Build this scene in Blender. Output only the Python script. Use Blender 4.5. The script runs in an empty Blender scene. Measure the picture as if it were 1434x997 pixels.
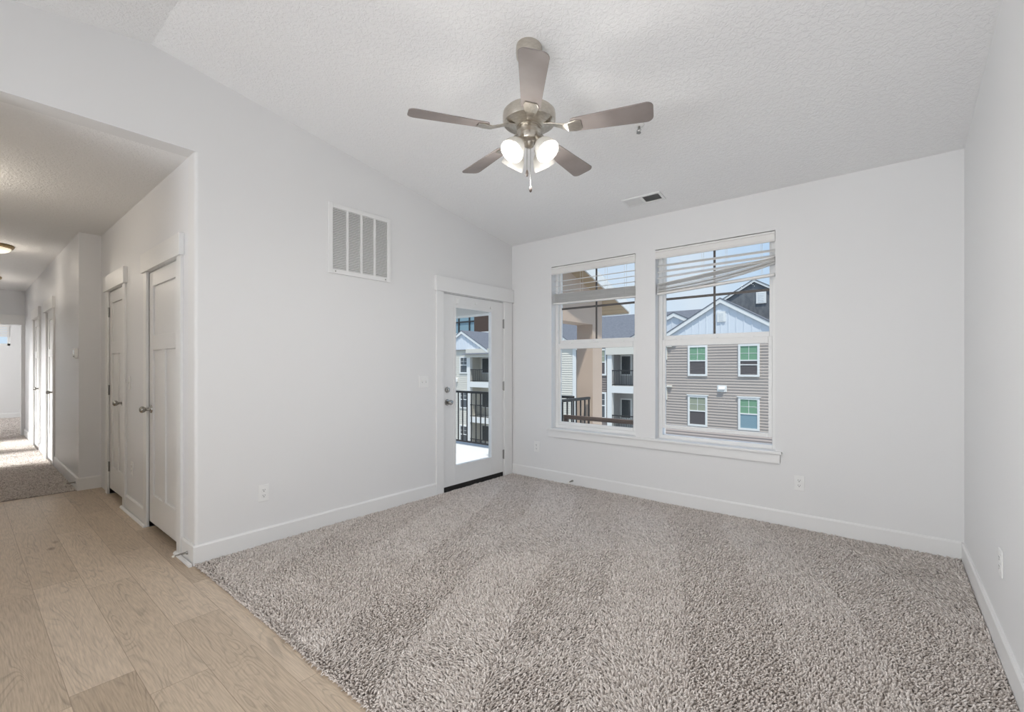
import bpy, bmesh, math, random
import numpy as np
from mathutils import Vector, Matrix
random.seed(7)
C = bpy.context.scene.collection
PI = math.pi

# ------------------------------------------------------------------ camera, world, light, exposure
W_PX, H_PX = 1434, 997
F_PX, YAW, U0, V0, EYE = 638.7, math.radians(39.42), 717.0, 513.0, 1.30
SN, CS = math.sin(YAW), math.cos(YAW)
CAM = np.array([5.5 * SN, -5.5 * CS, EYE])
scene = bpy.context.scene
cd = bpy.data.cameras.new('camera'); cam = bpy.data.objects.new('camera', cd); C.objects.link(cam)
cam.location = CAM; cam.rotation_euler = (PI / 2, 0, YAW)
cd.sensor_width = 36; cd.lens = 36 * F_PX / W_PX; cd.shift_y = (V0 - H_PX / 2) / W_PX
cd.clip_start = 0.05; cd.clip_end = 400
scene.camera = cam
vs = scene.view_settings
vs.view_transform = 'Standard'; vs.look = 'None'; vs.gamma = 1; vs.use_curve_mapping = False
vs.exposure = 0.0

w = bpy.data.worlds.new('sky'); scene.world = w; w.use_nodes = True
nt = w.node_tree; nt.nodes.clear()
wo = nt.nodes.new('ShaderNodeOutputWorld'); bg = nt.nodes.new('ShaderNodeBackground')
tc = nt.nodes.new('ShaderNodeTexCoord'); sx = nt.nodes.new('ShaderNodeSeparateXYZ'); rp = nt.nodes.new('ShaderNodeValToRGB')
nz = nt.nodes.new('ShaderNodeTexNoise'); nz.inputs['Scale'].default_value = 3.0; nz.inputs['Detail'].default_value = 5
mxw = nt.nodes.new('ShaderNodeMixRGB'); rp2 = nt.nodes.new('ShaderNodeValToRGB')
rp.color_ramp.elements[0].position = 0.0; rp.color_ramp.elements[0].color = (0.62, 0.78, 0.96, 1)
rp.color_ramp.elements[1].position = 0.55; rp.color_ramp.elements[1].color = (0.33, 0.53, 0.86, 1)
rp2.color_ramp.elements[0].position = 0.45; rp2.color_ramp.elements[0].color = (0, 0, 0, 1)
rp2.color_ramp.elements[1].position = 0.75; rp2.color_ramp.elements[1].color = (0.6, 0.6, 0.6, 1)
mxw.inputs[2].default_value = (0.85, 0.88, 0.93, 1)
nt.links.new(tc.outputs['Generated'], sx.inputs[0]); nt.links.new(sx.outputs['Z'], rp.inputs[0])
nt.links.new(tc.outputs['Generated'], nz.inputs['Vector']); nt.links.new(nz.outputs['Fac'], rp2.inputs[0])
nt.links.new(rp2.outputs[0], mxw.inputs[0]); nt.links.new(rp.outputs[0], mxw.inputs[1])
nt.links.new(mxw.outputs[0], bg.inputs[0]); bg.inputs[1].default_value = 1.0
nt.links.new(bg.outputs[0], wo.inputs[0])

def light(name, typ, loc, energy, color=(1, 1, 1), aim=None, size=None, size_y=None, spread=None):
    d = bpy.data.lights.new(name, typ); o = bpy.data.objects.new(name, d); C.objects.link(o)
    d.energy = energy; d.color = color; o.location = loc
    if aim is not None: o.rotation_euler = (Vector(aim) - Vector(loc)).to_track_quat('-Z', 'Y').to_euler()
    if typ == 'AREA':
        d.shape = 'RECTANGLE'; d.size = size; d.size_y = size_y or size
        if spread: d.spread = spread
    elif typ == 'POINT': d.shadow_soft_size = size or 0.05
    elif typ == 'SPOT': d.shadow_soft_size = size or 0.05; d.spot_size = spread; d.spot_blend = 0.6
    elif typ == 'SUN': d.angle = size or 0.02
    return o
light('sun', 'SUN', (20, -20, 30), 4.0, (1, 0.965, 0.91), aim=(20 - 2.5, -20 + 2.6, 30 - 7.5), size=0.03)
# added fill lamps behind the camera, aimed at the ceiling and both side walls
light('rear_ceiling_fill', 'AREA', (2.1, -6.9, 0.9), 57, (0.955, 0.972, 1), aim=(2.6, -1.7, 3.05), size=3.2, size_y=1.2, spread=math.radians(115))  # fill lamp with no window behind it, lifts the ceiling
light('right_wall_fill', 'AREA', (0.06, -6.1, 1.55), 25, (0.96, 0.98, 1), aim=(3.9, -2.6, 1.5), size=1.3, size_y=1.6, spread=math.radians(80))  # no window here; added to brighten the right wall
light('left_wall_fill', 'AREA', (3.83, -6.1, 1.35), 9, (0.97, 0.98, 1), aim=(0, -2.2, 1.1), size=1.3, size_y=1.4, spread=math.radians(80))  # no window here either; added to brighten the left wall
for k, xm in enumerate((-5.85, -7.55)):   # daylight of the two side rooms, coming through their doorways
    light('side_room_daylight', 'AREA', (xm, -6.6, 1.9), 36, (1, 0.99, 0.97), aim=(xm, -3.6, 0.1), size=0.8, size_y=0.8, spread=math.radians(60))
light('bedroom_daylight', 'AREA', (-11.2, -6.1, 1.6), 75, (1, 1, 1), aim=(-12.0, -3.0, 1.2), size=2.4, size_y=1.5)

# ------------------------------------------------------------------ helpers
def ray(u, v):
    a = (u - U0) / F_PX; b = (V0 - v) / F_PX
    return np.array([CS * a - SN, SN * a + CS, b])
def at(u, v, ax, val):
    """the point of the plane axis = val that was measured at (u, v)"""
    r = ray(u, v); return CAM + (val - CAM[ax]) / r[ax] * r

ORG = {}
def origin_of(o):
    return ORG.get(o.name, Vector((0, 0, 0)))

class MB:
    def __init__(s): s.v = []; s.f = []
    def add(s, vs_, fs_):
        n = len(s.v); s.v += [tuple(map(float, p)) for p in vs_]; s.f += [tuple(i + n for i in f) for f in fs_]; return s
    def box(s, x0, x1, y0, y1, z0, z1):
        x0, x1 = sorted((x0, x1)); y0, y1 = sorted((y0, y1)); z0, z1 = sorted((z0, z1))
        return s.add([(x0, y0, z0), (x1, y0, z0), (x1, y1, z0), (x0, y1, z0), (x0, y0, z1), (x1, y0, z1), (x1, y1, z1), (x0, y1, z1)],
                     [(0, 3, 2, 1), (4, 5, 6, 7), (0, 1, 5, 4), (1, 2, 6, 5), (2, 3, 7, 6), (3, 0, 4, 7)])
    def prism(s, poly, axis, a, b):
        """poly: 2D points in the two other axes (x<y<z order), extruded along axis from a to b"""
        def p3(p, t):
            q = list(p); q.insert(axis, t); return tuple(q)
        n = len(poly)
        vv = [p3(p, a) for p in poly] + [p3(p, b) for p in poly]
        ff = [tuple(range(n))[::-1], tuple(range(n, 2 * n))] + [(i, (i + 1) % n, n + (i + 1) % n, n + i) for i in range(n)]
        return s.add(vv, ff)
    def bar(s, p, q, wd, ht, up=(0, 0, 1)):
        p = Vector(p); q = Vector(q); d = (q - p).normalized(); r = d.cross(Vector(up))
        if r.length < 1e-5: r = d.cross(Vector((1, 0, 0)))
        r.normalize(); u = r.cross(d).normalized()
        vv = []
        for e in (p, q):
            for a, b in ((-1, -1), (1, -1), (1, 1), (-1, 1)): vv.append(e + r * a * wd / 2 + u * b * ht / 2)
        return s.add(vv, [(3, 2, 1, 0), (4, 5, 6, 7), (0, 1, 5, 4), (1, 2, 6, 5), (2, 3, 7, 6), (3, 0, 4, 7)])
    def tube(s, pts, rad, n=10, cap=True):
        pts = [Vector(p) for p in pts]; rads = rad if isinstance(rad, (list, tuple)) else [rad] * len(pts)
        rings = []; prev = None
        for i, p in enumerate(pts):
            d = (pts[min(i + 1, len(pts) - 1)] - pts[max(i - 1, 0)]).normalized()
            if prev is None:
                a = d.cross(Vector((0, 0, 1)));
                if a.length < 1e-4: a = d.cross(Vector((1, 0, 0)))
            else: a = prev - d * prev.dot(d)
            a.normalize(); prev = a; b = d.cross(a)
            rings.append([p + (a * math.cos(2 * PI * k / n) + b * math.sin(2 * PI * k / n)) * rads[i] for k in range(n)])
        return s._rings(rings, n, cap)
    def lathe(s, prof, center, axis=(0, 0, 1), n=32, cap=True):
        """prof: (radius, height along axis)"""
        ax = Vector(axis).normalized(); a = ax.cross(Vector((0.13, 0.97, 0.21))).normalized(); b = ax.cross(a); c = Vector(center)
        rings = [[c + ax * h + (a * math.cos(2 * PI * k / n) + b * math.sin(2 * PI * k / n)) * max(r, 1e-4) for k in range(n)] for r, h in prof]
        return s._rings(rings, n, cap)
    def _rings(s, rings, n, cap):
        vv = [p for r in rings for p in r]; ff = []
        for i in range(len(rings) - 1):
            for k in range(n):
                k2 = (k + 1) % n; ff.append((i * n + k, i * n + k2, (i + 1) * n + k2, (i + 1) * n + k))
        if cap: ff += [tuple(range(n))[::-1], tuple(range((len(rings) - 1) * n, len(rings) * n))]
        return s.add(vv, ff)
    def build(s, name, mat, parent=None, bevel=0, smooth=False, origin=None, segs=2):
        o0 = origin_of(parent) if parent else Vector(origin or (0, 0, 0))
        me = bpy.data.meshes.new(name); me.from_pydata([Vector(p) - o0 for p in s.v], [], s.f)
        bm = bmesh.new(); bm.from_mesh(me); bmesh.ops.recalc_face_normals(bm, faces=bm.faces); bm.to_mesh(me); bm.free()
        me.materials.append(mat)
        o = bpy.data.objects.new(name, me); C.objects.link(o)
        if parent: o.parent = parent
        else: o.location = o0
        ORG[o.name] = o0
        if smooth:
            for p in me.polygons: p.use_smooth = True
            es = o.modifiers.new('split', 'EDGE_SPLIT'); es.split_angle = math.radians(38)
        if bevel:
            m = o.modifiers.new('bevel', 'BEVEL'); m.width = bevel; m.segments = segs; m.limit_method = 'ANGLE'; m.angle_limit = math.radians(40)
        return o
def tag(o, label, cat, group=None, kind=None):
    o['label'] = label; o['category'] = cat
    if group: o['group'] = group
    if kind: o['kind'] = kind
    return o
def thing(name, loc, label, cat, group=None, kind=None):
    o = bpy.data.objects.new(name, None); C.objects.link(o); o.location = loc; o.empty_display_size = 0.1
    ORG[o.name] = Vector(loc); return tag(o, label, cat, group, kind)
def struct(name, mb, mat, label, cat, **k):
    return tag(mb.build(name, mat, **k), label, cat, kind='structure')

# ------------------------------------------------------------------ materials
def mat(name, color, rough=0.6, metal=0.0, spec=0.5, bump=None, emit=None):
    m = bpy.data.materials.new(name); m.use_nodes = True; n = m.node_tree; b = n.nodes['Principled BSDF']
    b.inputs['Base Color'].default_value = (*color, 1); b.inputs['Roughness'].default_value = rough
    b.inputs['Metallic'].default_value = metal; b.inputs['Specular IOR Level'].default_value = spec
    if emit: b.inputs['Emission Color'].default_value = (*emit[0], 1); b.inputs['Emission Strength'].default_value = emit[1]
    if bump:
        t = n.nodes.new('ShaderNodeTexCoord'); z = n.nodes.new('ShaderNodeTexNoise'); bp = n.nodes.new('ShaderNodeBump')
        z.inputs['Scale'].default_value = bump[0]; z.inputs['Detail'].default_value = 3; bp.inputs['Strength'].default_value = bump[1]
        bp.inputs['Distance'].default_value = bump[2]
        n.links.new(t.outputs['Object'], z.inputs['Vector']); n.links.new(z.outputs['Fac'], bp.inputs['Height']); n.links.new(bp.outputs[0], b.inputs['Normal'])
    return m
def varied(name, c1, c2, scale, rough=0.7, stretch=(1, 1, 1), detail=4, metal=0, bump=0.0, spec=0.4):
    m = mat(name, c1, rough, metal, spec); n = m.node_tree; b = n.nodes['Principled BSDF']
    t = n.nodes.new('ShaderNodeTexCoord'); mp = n.nodes.new('ShaderNodeMapping'); z = n.nodes.new('ShaderNodeTexNoise'); r = n.nodes.new('ShaderNodeValToRGB')
    mp.inputs['Scale'].default_value = stretch; z.inputs['Scale'].default_value = scale; z.inputs['Detail'].default_value = detail
    r.color_ramp.elements[0].position = 0.35; r.color_ramp.elements[0].color = (*c1, 1); r.color_ramp.elements[1].position = 0.65; r.color_ramp.elements[1].color = (*c2, 1)
    n.links.new(t.outputs['Object'], mp.inputs[0]); n.links.new(mp.outputs[0], z.inputs['Vector']); n.links.new(z.outputs['Fac'], r.inputs[0]); n.links.new(r.outputs[0], b.inputs['Base Color'])
    if bump:
        bp = n.nodes.new('ShaderNodeBump'); bp.inputs['Strength'].default_value = bump; bp.inputs['Distance'].default_value = 0.004
        n.links.new(z.outputs['Fac'], bp.inputs['Height']); n.links.new(bp.outputs[0], b.inputs['Normal'])
    return m
M = {}
M['wall'] = mat('wall_paint', (0.80, 0.80, 0.80), 0.55, spec=0.3, bump=(220, 0.12, 0.001))
M['hall'] = mat('hall_wall_paint', (0.78, 0.785, 0.80), 0.42, spec=0.5, bump=(9, 0.10, 0.01))
M['trim'] = mat('trim_paint', (0.83, 0.83, 0.825), 0.35, spec=0.45)
M['door'] = mat('door_paint', (0.82, 0.82, 0.815), 0.33, spec=0.45)
M['vinyl'] = mat('window_vinyl', (0.84, 0.84, 0.83), 0.4)
M['plate'] = mat('cover_plate_plastic', (0.86, 0.86, 0.85), 0.35)
M['dark'] = mat('dark_slot', (0.03, 0.03, 0.03), 0.6)
M['rubber'] = mat('black_rubber', (0.012, 0.011, 0.01), 0.7)
M['nickel'] = varied('brushed_nickel', (0.50, 0.46, 0.40), (0.62, 0.58, 0.52), 40, 0.30, (1, 1, 14), metal=1.0)
M['brass'] = mat('aged_brass', (0.36, 0.27, 0.15), 0.38, metal=0.9)
M['knob'] = mat('satin_steel_knob', (0.42, 0.41, 0.39), 0.22, metal=1.0)
M['hinge'] = mat('steel_hinge', (0.34, 0.34, 0.33), 0.35, metal=1.0)
M['blade'] = varied('weathered_blade_wood', (0.225, 0.195, 0.185), (0.29, 0.255, 0.24), 6, 0.55, (1, 1, 1))
M['muntin'] = mat('bronze_grille', (0.10, 0.09, 0.085), 0.5)
M['blind'] = mat('white_faux_wood', (0.80, 0.79, 0.77), 0.42, bump=(60, 0.1, 0.001))
M['cord'] = mat('blind_cord', (0.78, 0.77, 0.74), 0.8)
M['tip'] = mat('white_rubber_tip', (0.80, 0.77, 0.70), 0.6)
M['black'] = mat('black_iron', (0.035, 0.032, 0.03), 0.45)
M['brownrail'] = varied('brown_stained_rail', (0.085, 0.06, 0.05), (0.13, 0.095, 0.08), 8, 0.5, (0.4, 3, 3))
M['peach'] = mat('peach_stucco', (0.56, 0.43, 0.34), 0.85, bump=(90, 0.3, 0.004))
M['concrete'] = mat('pale_deck_coating', (0.74, 0.73, 0.71), 0.8, bump=(60, 0.2, 0.003))
M['cream'] = mat('cream_siding', (0.70, 0.66, 0.58), 0.75)
M['taupe'] = mat('taupe_siding', (0.46, 0.395, 0.35), 0.75)
M['umber'] = mat('brown_siding', (0.25, 0.21, 0.19), 0.75)
M['extwhite'] = mat('exterior_white_trim', (0.80, 0.79, 0.76), 0.6)
M['batten'] = mat('white_board_and_batten', (0.70, 0.73, 0.77), 0.65)
M['shingle'] = varied('blue_grey_shingles', (0.125, 0.132, 0.155), (0.175, 0.182, 0.205), 5, 0.9, (1, 3, 3))
M['darkshake'] = varied('charcoal_shakes', (0.135, 0.14, 0.15), (0.19, 0.195, 0.20), 3, 0.9, (2, 2, 0.7))
M['extglass'] = mat('dark_reflective_glass', (0.09, 0.095, 0.10), 0.06, spec=0.8)
M['greenblind'] = mat('closed_blind_behind_green_glass', (0.20, 0.36, 0.23), 0.5)
M['creamblind'] = mat('raised_blind_behind_glass', (0.34, 0.36, 0.27), 0.5)
M['screen'] = mat('insect_screen', (0.115, 0.10, 0.10), 0.7)
M['tealglass'] = mat('teal_curtain_wall_glass', (0.22, 0.33, 0.38), 0.12, spec=0.8)
M['brick'] = varied('dark_brown_brick', (0.075, 0.05, 0.04), (0.105, 0.072, 0.055), 12, 0.85, (1, 1, 4))
M['asphalt'] = varied('parking_asphalt', (0.26, 0.26, 0.26), (0.33, 0.33, 0.32), 2, 0.9)
M['dumpster'] = mat('dark_green_steel', (0.03, 0.055, 0.05), 0.5)
M['bulb'] = mat('glowing_bulb', (1, 1, 1), 0.4, emit=((1.0, 0.96, 0.90), 5.0))

# soffit boards: parallel grooves across the porch ceiling
def board_mat():
    m = mat('tan_soffit_boards', (0.42, 0.31, 0.20), 0.7); n = m.node_tree; b = n.nodes['Principled BSDF']
    t = n.nodes.new('ShaderNodeTexCoord'); s = n.nodes.new('ShaderNodeSeparateXYZ'); mu = n.nodes.new('ShaderNodeMath'); fr = n.nodes.new('ShaderNodeMath'); r = n.nodes.new('ShaderNodeValToRGB')
    mu.operation = 'MULTIPLY'; mu.inputs[1].default_value = 9.0; fr.operation = 'FRACT'
    r.color_ramp.elements[0].position = 0.0; r.color_ramp.elements[0].color = (0.20, 0.14, 0.09, 1); r.color_ramp.elements[1].position = 0.10; r.color_ramp.elements[1].color = (0.46, 0.345, 0.225, 1)
    n.links.new(t.outputs['Object'], s.inputs[0]); n.links.new(s.outputs['Y'], mu.inputs[0]); n.links.new(mu.outputs[0], fr.inputs[0]); n.links.new(fr.outputs[0], r.inputs[0]); n.links.new(r.outputs[0], b.inputs['Base Color'])
    return m
M['soffit'] = board_mat()

def ceiling_mat():
    m = mat('knockdown_ceiling_paint', (0.90, 0.90, 0.90), 0.75, spec=0.2); n = m.node_tree; b = n.nodes['Principled BSDF']
    t = n.nodes.new('ShaderNodeTexCoord'); z = n.nodes.new('ShaderNodeTexNoise'); r = n.nodes.new('ShaderNodeValToRGB'); bp = n.nodes.new('ShaderNodeBump')
    z.inputs['Scale'].default_value = 46; z.inputs['Detail'].default_value = 4; z.inputs['Distortion'].default_value = 0.8
    r.color_ramp.elements[0].position = 0.42; r.color_ramp.elements[1].position = 0.60
    bp.inputs['Strength'].default_value = 0.40; bp.inputs['Distance'].default_value = 0.006
    n.links.new(t.outputs['Object'], z.inputs['Vector']); n.links.new(z.outputs['Fac'], r.inputs[0]); n.links.new(r.outputs[0], bp.inputs['Height']); n.links.new(bp.outputs[0], b.inputs['Normal'])
    return m
M['ceiling'] = ceiling_mat()

def glass_mat(name, refl=0.06, tint=(1, 1, 1)):
    m = bpy.data.materials.new(name); m.use_nodes = True; n = m.node_tree; n.nodes.clear()
    o = n.nodes.new('ShaderNodeOutputMaterial'); mx = n.nodes.new('ShaderNodeMixShader'); tr = n.nodes.new('ShaderNodeBsdfTransparent'); gl = n.nodes.new('ShaderNodeBsdfGlossy')
    tr.inputs[0].default_value = (*tint, 1); gl.inputs['Roughness'].default_value = 0.02; mx.inputs[0].default_value = refl
    n.links.new(tr.outputs[0], mx.inputs[1]); n.links.new(gl.outputs[0], mx.inputs[2]); n.links.new(mx.outputs[0], o.inputs[0])
    return m
M['glass'] = glass_mat('window_glass', 0.001, (0.97, 0.985, 0.98))

def frosted():
    m = bpy.data.materials.new('frosted_white_glass'); m.use_nodes = True; n = m.node_tree; b = n.nodes['Principled BSDF']
    b.inputs['Base Color'].default_value = (0.58, 0.575, 0.56, 1); b.inputs['Roughness'].default_value = 0.35
    o = n.nodes['Material Output']; tl = n.nodes.new('ShaderNodeBsdfTranslucent'); tl.inputs[0].default_value = (0.5, 0.49, 0.47, 1); mx = n.nodes.new('ShaderNodeMixShader'); mx.inputs[0].default_value = 0.5
    n.links.new(b.outputs[0], mx.inputs[1]); n.links.new(tl.outputs[0], mx.inputs[2]); n.links.new(mx.outputs[0], o.inputs[0])
    return m
M['frosted'] = frosted()

def wood_floor():
    m = mat('light_oak_planks', (0.5, 0.4, 0.3), 0.42, spec=0.4); n = m.node_tree; L = n.links.new; b = n.nodes['Principled BSDF']
    def N(t, **k):
        x = n.nodes.new(t)
        for a, v in k.items(): setattr(x, a, v)
        return x
    def math_(op, a, b_=None):
        x = N('ShaderNodeMath', operation=op)
        for i, q in enumerate((a, b_)):
            if q is None: continue
            if isinstance(q, (int, float)): x.inputs[i].default_value = q
            else: L(q, x.inputs[i])
        return x.outputs[0]
    t = N('ShaderNodeTexCoord'); s = N('ShaderNodeSeparateXYZ'); L(t.outputs['Object'], s.inputs[0])
    X, Y = s.outputs['X'], s.outputs['Y']
    WID, LEN = 0.205, 1.35
    ry = math_('DIVIDE', math_('ADD', Y, 3.97), WID); row = math_('FLOOR', ry); fy = math_('FRACT', ry)
    wn = N('ShaderNodeTexWhiteNoise', noise_dimensions='1D'); L(row, wn.inputs['W'])
    px = math_('ADD', math_('DIVIDE', X, LEN), math_('MULTIPLY', wn.outputs['Value'], 7.3)); col = math_('FLOOR', px); fx = math_('FRACT', px)
    cb = N('ShaderNodeCombineXYZ'); L(row, cb.inputs[0]); L(col, cb.inputs[1])
    pn = N('ShaderNodeTexWhiteNoise', noise_dimensions='2D'); L(cb.outputs[0], pn.inputs['Vector'])
    # grain coordinates, shifted per plank
    gc = N('ShaderNodeCombineXYZ'); L(math_('ADD', math_('MULTIPLY', X, 1.0), math_('MULTIPLY', pn.outputs['Value'], 37.0)), gc.inputs[0])
    L(math_('ADD', math_('MULTIPLY', Y, 6.0), math_('MULTIPLY', pn.outputs['Value'], 91.0)), gc.inputs[1])
    big = N('ShaderNodeTexNoise'); big.inputs['Scale'].default_value = 1.5; big.inputs['Detail'].default_value = 1.5; big.inputs['Distortion'].default_value = 0.5; L(gc.outputs[0], big.inputs['Vector'])
    rings = math_('FRACT', math_('MULTIPLY', big.outputs['Fac'], 17.0))
    rr = N('ShaderNodeValToRGB'); L(rings, rr.inputs[0]); e = rr.color_ramp.elements
    e[0].position = 0.0; e[0].color = (0.52, 0.52, 0.52, 1); e[1].position = 0.35; e[1].color = (1, 1, 1, 1); x = e.new(0.9); x.color = (0.9, 0.9, 0.9, 1); x = e.new(1.0); x.color = (0.52, 0.52, 0.52, 1)
    fine = N('ShaderNodeTexNoise'); fine.inputs['Scale'].default_value = 1.0; fine.inputs['Detail'].default_value = 6
    fm = N('ShaderNodeMapping'); fm.inputs['Scale'].default_value = (9, 28, 1); L(gc.outputs[0], fm.inputs[0]); L(fm.outputs[0], fine.inputs['Vector'])
    patch = N('ShaderNodeTexNoise'); patch.inputs['Scale'].default_value = 2.2; patch.inputs['Detail'].default_value = 2; L(gc.outputs[0], patch.inputs['Vector'])
    pr = N('ShaderNodeValToRGB'); L(patch.outputs['Fac'], pr.inputs[0]); pr.color_ramp.elements[0].position = 0.45; pr.color_ramp.elements[1].position = 0.68
    tone = N('ShaderNodeValToRGB'); L(pn.outputs['Value'], tone.inputs[0]); e = tone.color_ramp.elements
    e[0].position = 0; e[0].color = (0.485, 0.385, 0.285, 1); e[1].position = 1; e[1].color = (0.65, 0.535, 0.415, 1); x = e.new(0.5); x.color = (0.58, 0.47, 0.355, 1)
    mul = N('ShaderNodeMixRGB', blend_type='MULTIPLY'); L(math_('ADD', math_('MULTIPLY', pr.outputs[0], 0.50), 0.17), mul.inputs[0]); L(tone.outputs[0], mul.inputs[1]); L(rr.outputs[0], mul.inputs[2])
    fr = N('ShaderNodeValToRGB'); L(fine.outputs['Fac'], fr.inputs[0]); fr.color_ramp.elements[0].position = 0.3; fr.color_ramp.elements[0].color = (0.72, 0.71, 0.70, 1); fr.color_ramp.elements[1].position = 0.62; fr.color_ramp.elements[1].color = (1.05, 1.05, 1.05, 1)
    mul2 = N('ShaderNodeMixRGB', blend_type='MULTIPLY'); mul2.inputs[0].default_value = 0.8; L(mul.outputs[0], mul2.inputs[1]); L(fr.outputs[0], mul2.inputs[2])
    kn = N('ShaderNodeTexVoronoi'); kn.inputs['Scale'].default_value = 1.1; km = N('ShaderNodeMapping'); km.inputs['Scale'].default_value = (1.3, 0.42, 1); L(gc.outputs[0], km.inputs[0]); L(km.outputs[0], kn.inputs['Vector'])
    kr = N('ShaderNodeValToRGB'); L(kn.outputs['Distance'], kr.inputs[0]); kr.color_ramp.elements[0].position = 0.012; kr.color_ramp.elements[0].color = (0.38, 0.33, 0.3, 1); kr.color_ramp.elements[1].position = 0.075; kr.color_ramp.elements[1].color = (1, 1, 1, 1)
    mul3 = N('ShaderNodeMixRGB', blend_type='MULTIPLY'); mul3.inputs[0].default_value = 0.9; L(mul2.outputs[0], mul3.inputs[1]); L(kr.outputs[0], mul3.inputs[2])
    ey = math_('MULTIPLY', math_('MINIMUM', fy, math_('SUBTRACT', 1.0, fy)), WID); ex = math_('MULTIPLY', math_('MINIMUM', fx, math_('SUBTRACT', 1.0, fx)), LEN)
    seam = math_('LESS_THAN', math_('MINIMUM', ey, ex), 0.0014)
    mix = N('ShaderNodeMixRGB'); L(math_('MULTIPLY', seam, 0.55), mix.inputs[0]); L(mul3.outputs[0], mix.inputs[1]); mix.inputs[2].default_value = (0.19, 0.135, 0.09, 1)
    L(mix.outputs[0], b.inputs['Base Color'])
    bp = N('ShaderNodeBump'); bp.inputs['Strength'].default_value = 0.25; bp.inputs['Distance'].default_value = 0.001
    L(math_('SUBTRACT', fine.outputs['Fac'], seam), bp.inputs['Height']); L(bp.outputs[0], b.inputs['Normal'])
    return m
M['oak'] = wood_floor()

def carpet_mat():
    m = mat('taupe_shag_yarn', (0.3, 0.25, 0.22), 0.95, spec=0.1); n = m.node_tree; b = n.nodes['Principled BSDF']; L = n.links.new
    g = n.nodes.new('ShaderNodeNewGeometry'); r = n.nodes.new('ShaderNodeValToRGB'); e = r.color_ramp.elements
    e[0].position = 0; e[0].color = (0.49, 0.435, 0.395, 1); e[1].position = 1; e[1].color = (0.92, 0.865, 0.82, 1)
    x = e.new(0.3); x.color = (0.70, 0.635, 0.59, 1); x = e.new(0.75); x.color = (0.82, 0.755, 0.71, 1)
    L(g.outputs['Random Per Island'], r.inputs[0]); L(r.outputs[0], b.inputs['Base Color'])
    return m
M['carpet'] = carpet_mat()
M['carpetbase'] = varied('carpet_backing', (0.30, 0.265, 0.24), (0.38, 0.335, 0.305), 60, 0.95, bump=0.5)

# ------------------------------------------------------------------ room shell
RW = 3.89            # right wall
YE = -3.262          # outer corner of the left wall / closet wall plane
HZ = 2.705           # hall ceiling
def cz(y): return 2.747 + 0.152 * (-y if y > -3.49 else (6.98 + y))
YR = -7.0
T = 0.14
# left wall with the balcony door opening and the rounded outer corner
DY0, DY1, DZ = -1.115, -0.150, 2.058
def topz(y): return cz(y) + 0.1
r = 0.022
corner = [(-T, YE + 0.3), (-T, YE)] + [(-r + r * math.sin(a), YE + r - r * math.cos(a)) for a in np.linspace(0, PI / 2, 7)] + [(0, YE + 0.3)]
mb = MB()
mb.prism(corner, 2, -0.1, HZ)
mb.prism([(YE + 0.3, -0.1), (DY0, -0.1), (DY0, topz(DY0)), (YE + 0.3, topz(YE + 0.3))], 0, -T, 0)
mb.prism([(DY0, DZ), (DY1, DZ), (DY1, topz(DY1)), (DY0, topz(DY0))], 0, -T, 0)
mb.prism([(DY1, -0.1), (T, -0.1), (T, topz(T)), (DY1, topz(DY1))], 0, -T, 0)
mb.prism([(-4.3, HZ), (YE + 0.3, HZ), (YE + 0.3, topz(YE + 0.3)), (-3.49, cz(-3.49) + 0.1), (-4.3, topz(-4.3))], 0, -T, 0)
mb.prism([(YR, -0.1), (-4.3, -0.1), (-4.3, topz(-4.3)), (YR, topz(YR))], 0, -T, 0)  # unseen stretch; opening ends here to keep rear light off the closets
struct('wall_left', mb, M['wall'], 'white painted wall with the balcony door and the hall opening', 'wall')
# back wall with two window openings
WZ0, WZ1 = 0.605, 2.415
WX = [(0.575, 1.578), (1.777, 2.787)]
mb = MB(); y0, y1 = 0.0, 0.15
mb.box(0, WX[0][0], y0, y1, -0.1, 2.9); mb.box(WX[0][1], WX[1][0], y0, y1, -0.1, 2.9); mb.box(WX[1][1], RW + T, y0, y1, -0.1, 2.9)
for a, b in WX:
    mb.box(a, b, y0, y1, -0.1, WZ0); mb.box(a, b, y0, y1, WZ1, 2.9)
struct('wall_back', mb, M['wall'], 'white painted wall holding the two tall windows', 'wall')
mb = MB(); mb.prism([(YR - T, -0.1), (0.15, -0.1), (0.15, 2.9), (-3.49, 3.4), (YR - T, 2.9)], 0, RW, RW + T)
struct('wall_right', mb, M['wall'], 'white painted wall along the right edge of the picture', 'wall')
mb = MB(); mb.box(-T, RW + T, YR - T, YR, -0.1, 2.95)
struct('wall_rear', mb, M['wall'], 'white painted kitchen wall behind the photographer', 'wall')
mb = MB()
mb.prism([(0.15, cz(0.15)), (-3.49, cz(-3.49)), (YR - T, cz(YR - T)), (YR - T, cz(YR - T) + 0.2), (-3.49, cz(-3.49) + 0.2), (0.15, cz(0.15) + 0.2)], 0, -T, RW + T)
struct('ceiling', mb, M['ceiling'], 'white textured vaulted ceiling rising to a ridge', 'ceiling')
mb = MB(); mb.box(-3.06, 4.03, -7.14, YE + 0.004, -0.12, 0); mb.box(-3.06, -T, YE, -2.3, -0.12, 0); mb.box(-T, RW + T, YE + 0.004, 0.15, -0.12, -0.002)
struct('floor', mb, M['oak'], 'light oak plank floor running from the room into the hall', 'floor')

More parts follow.
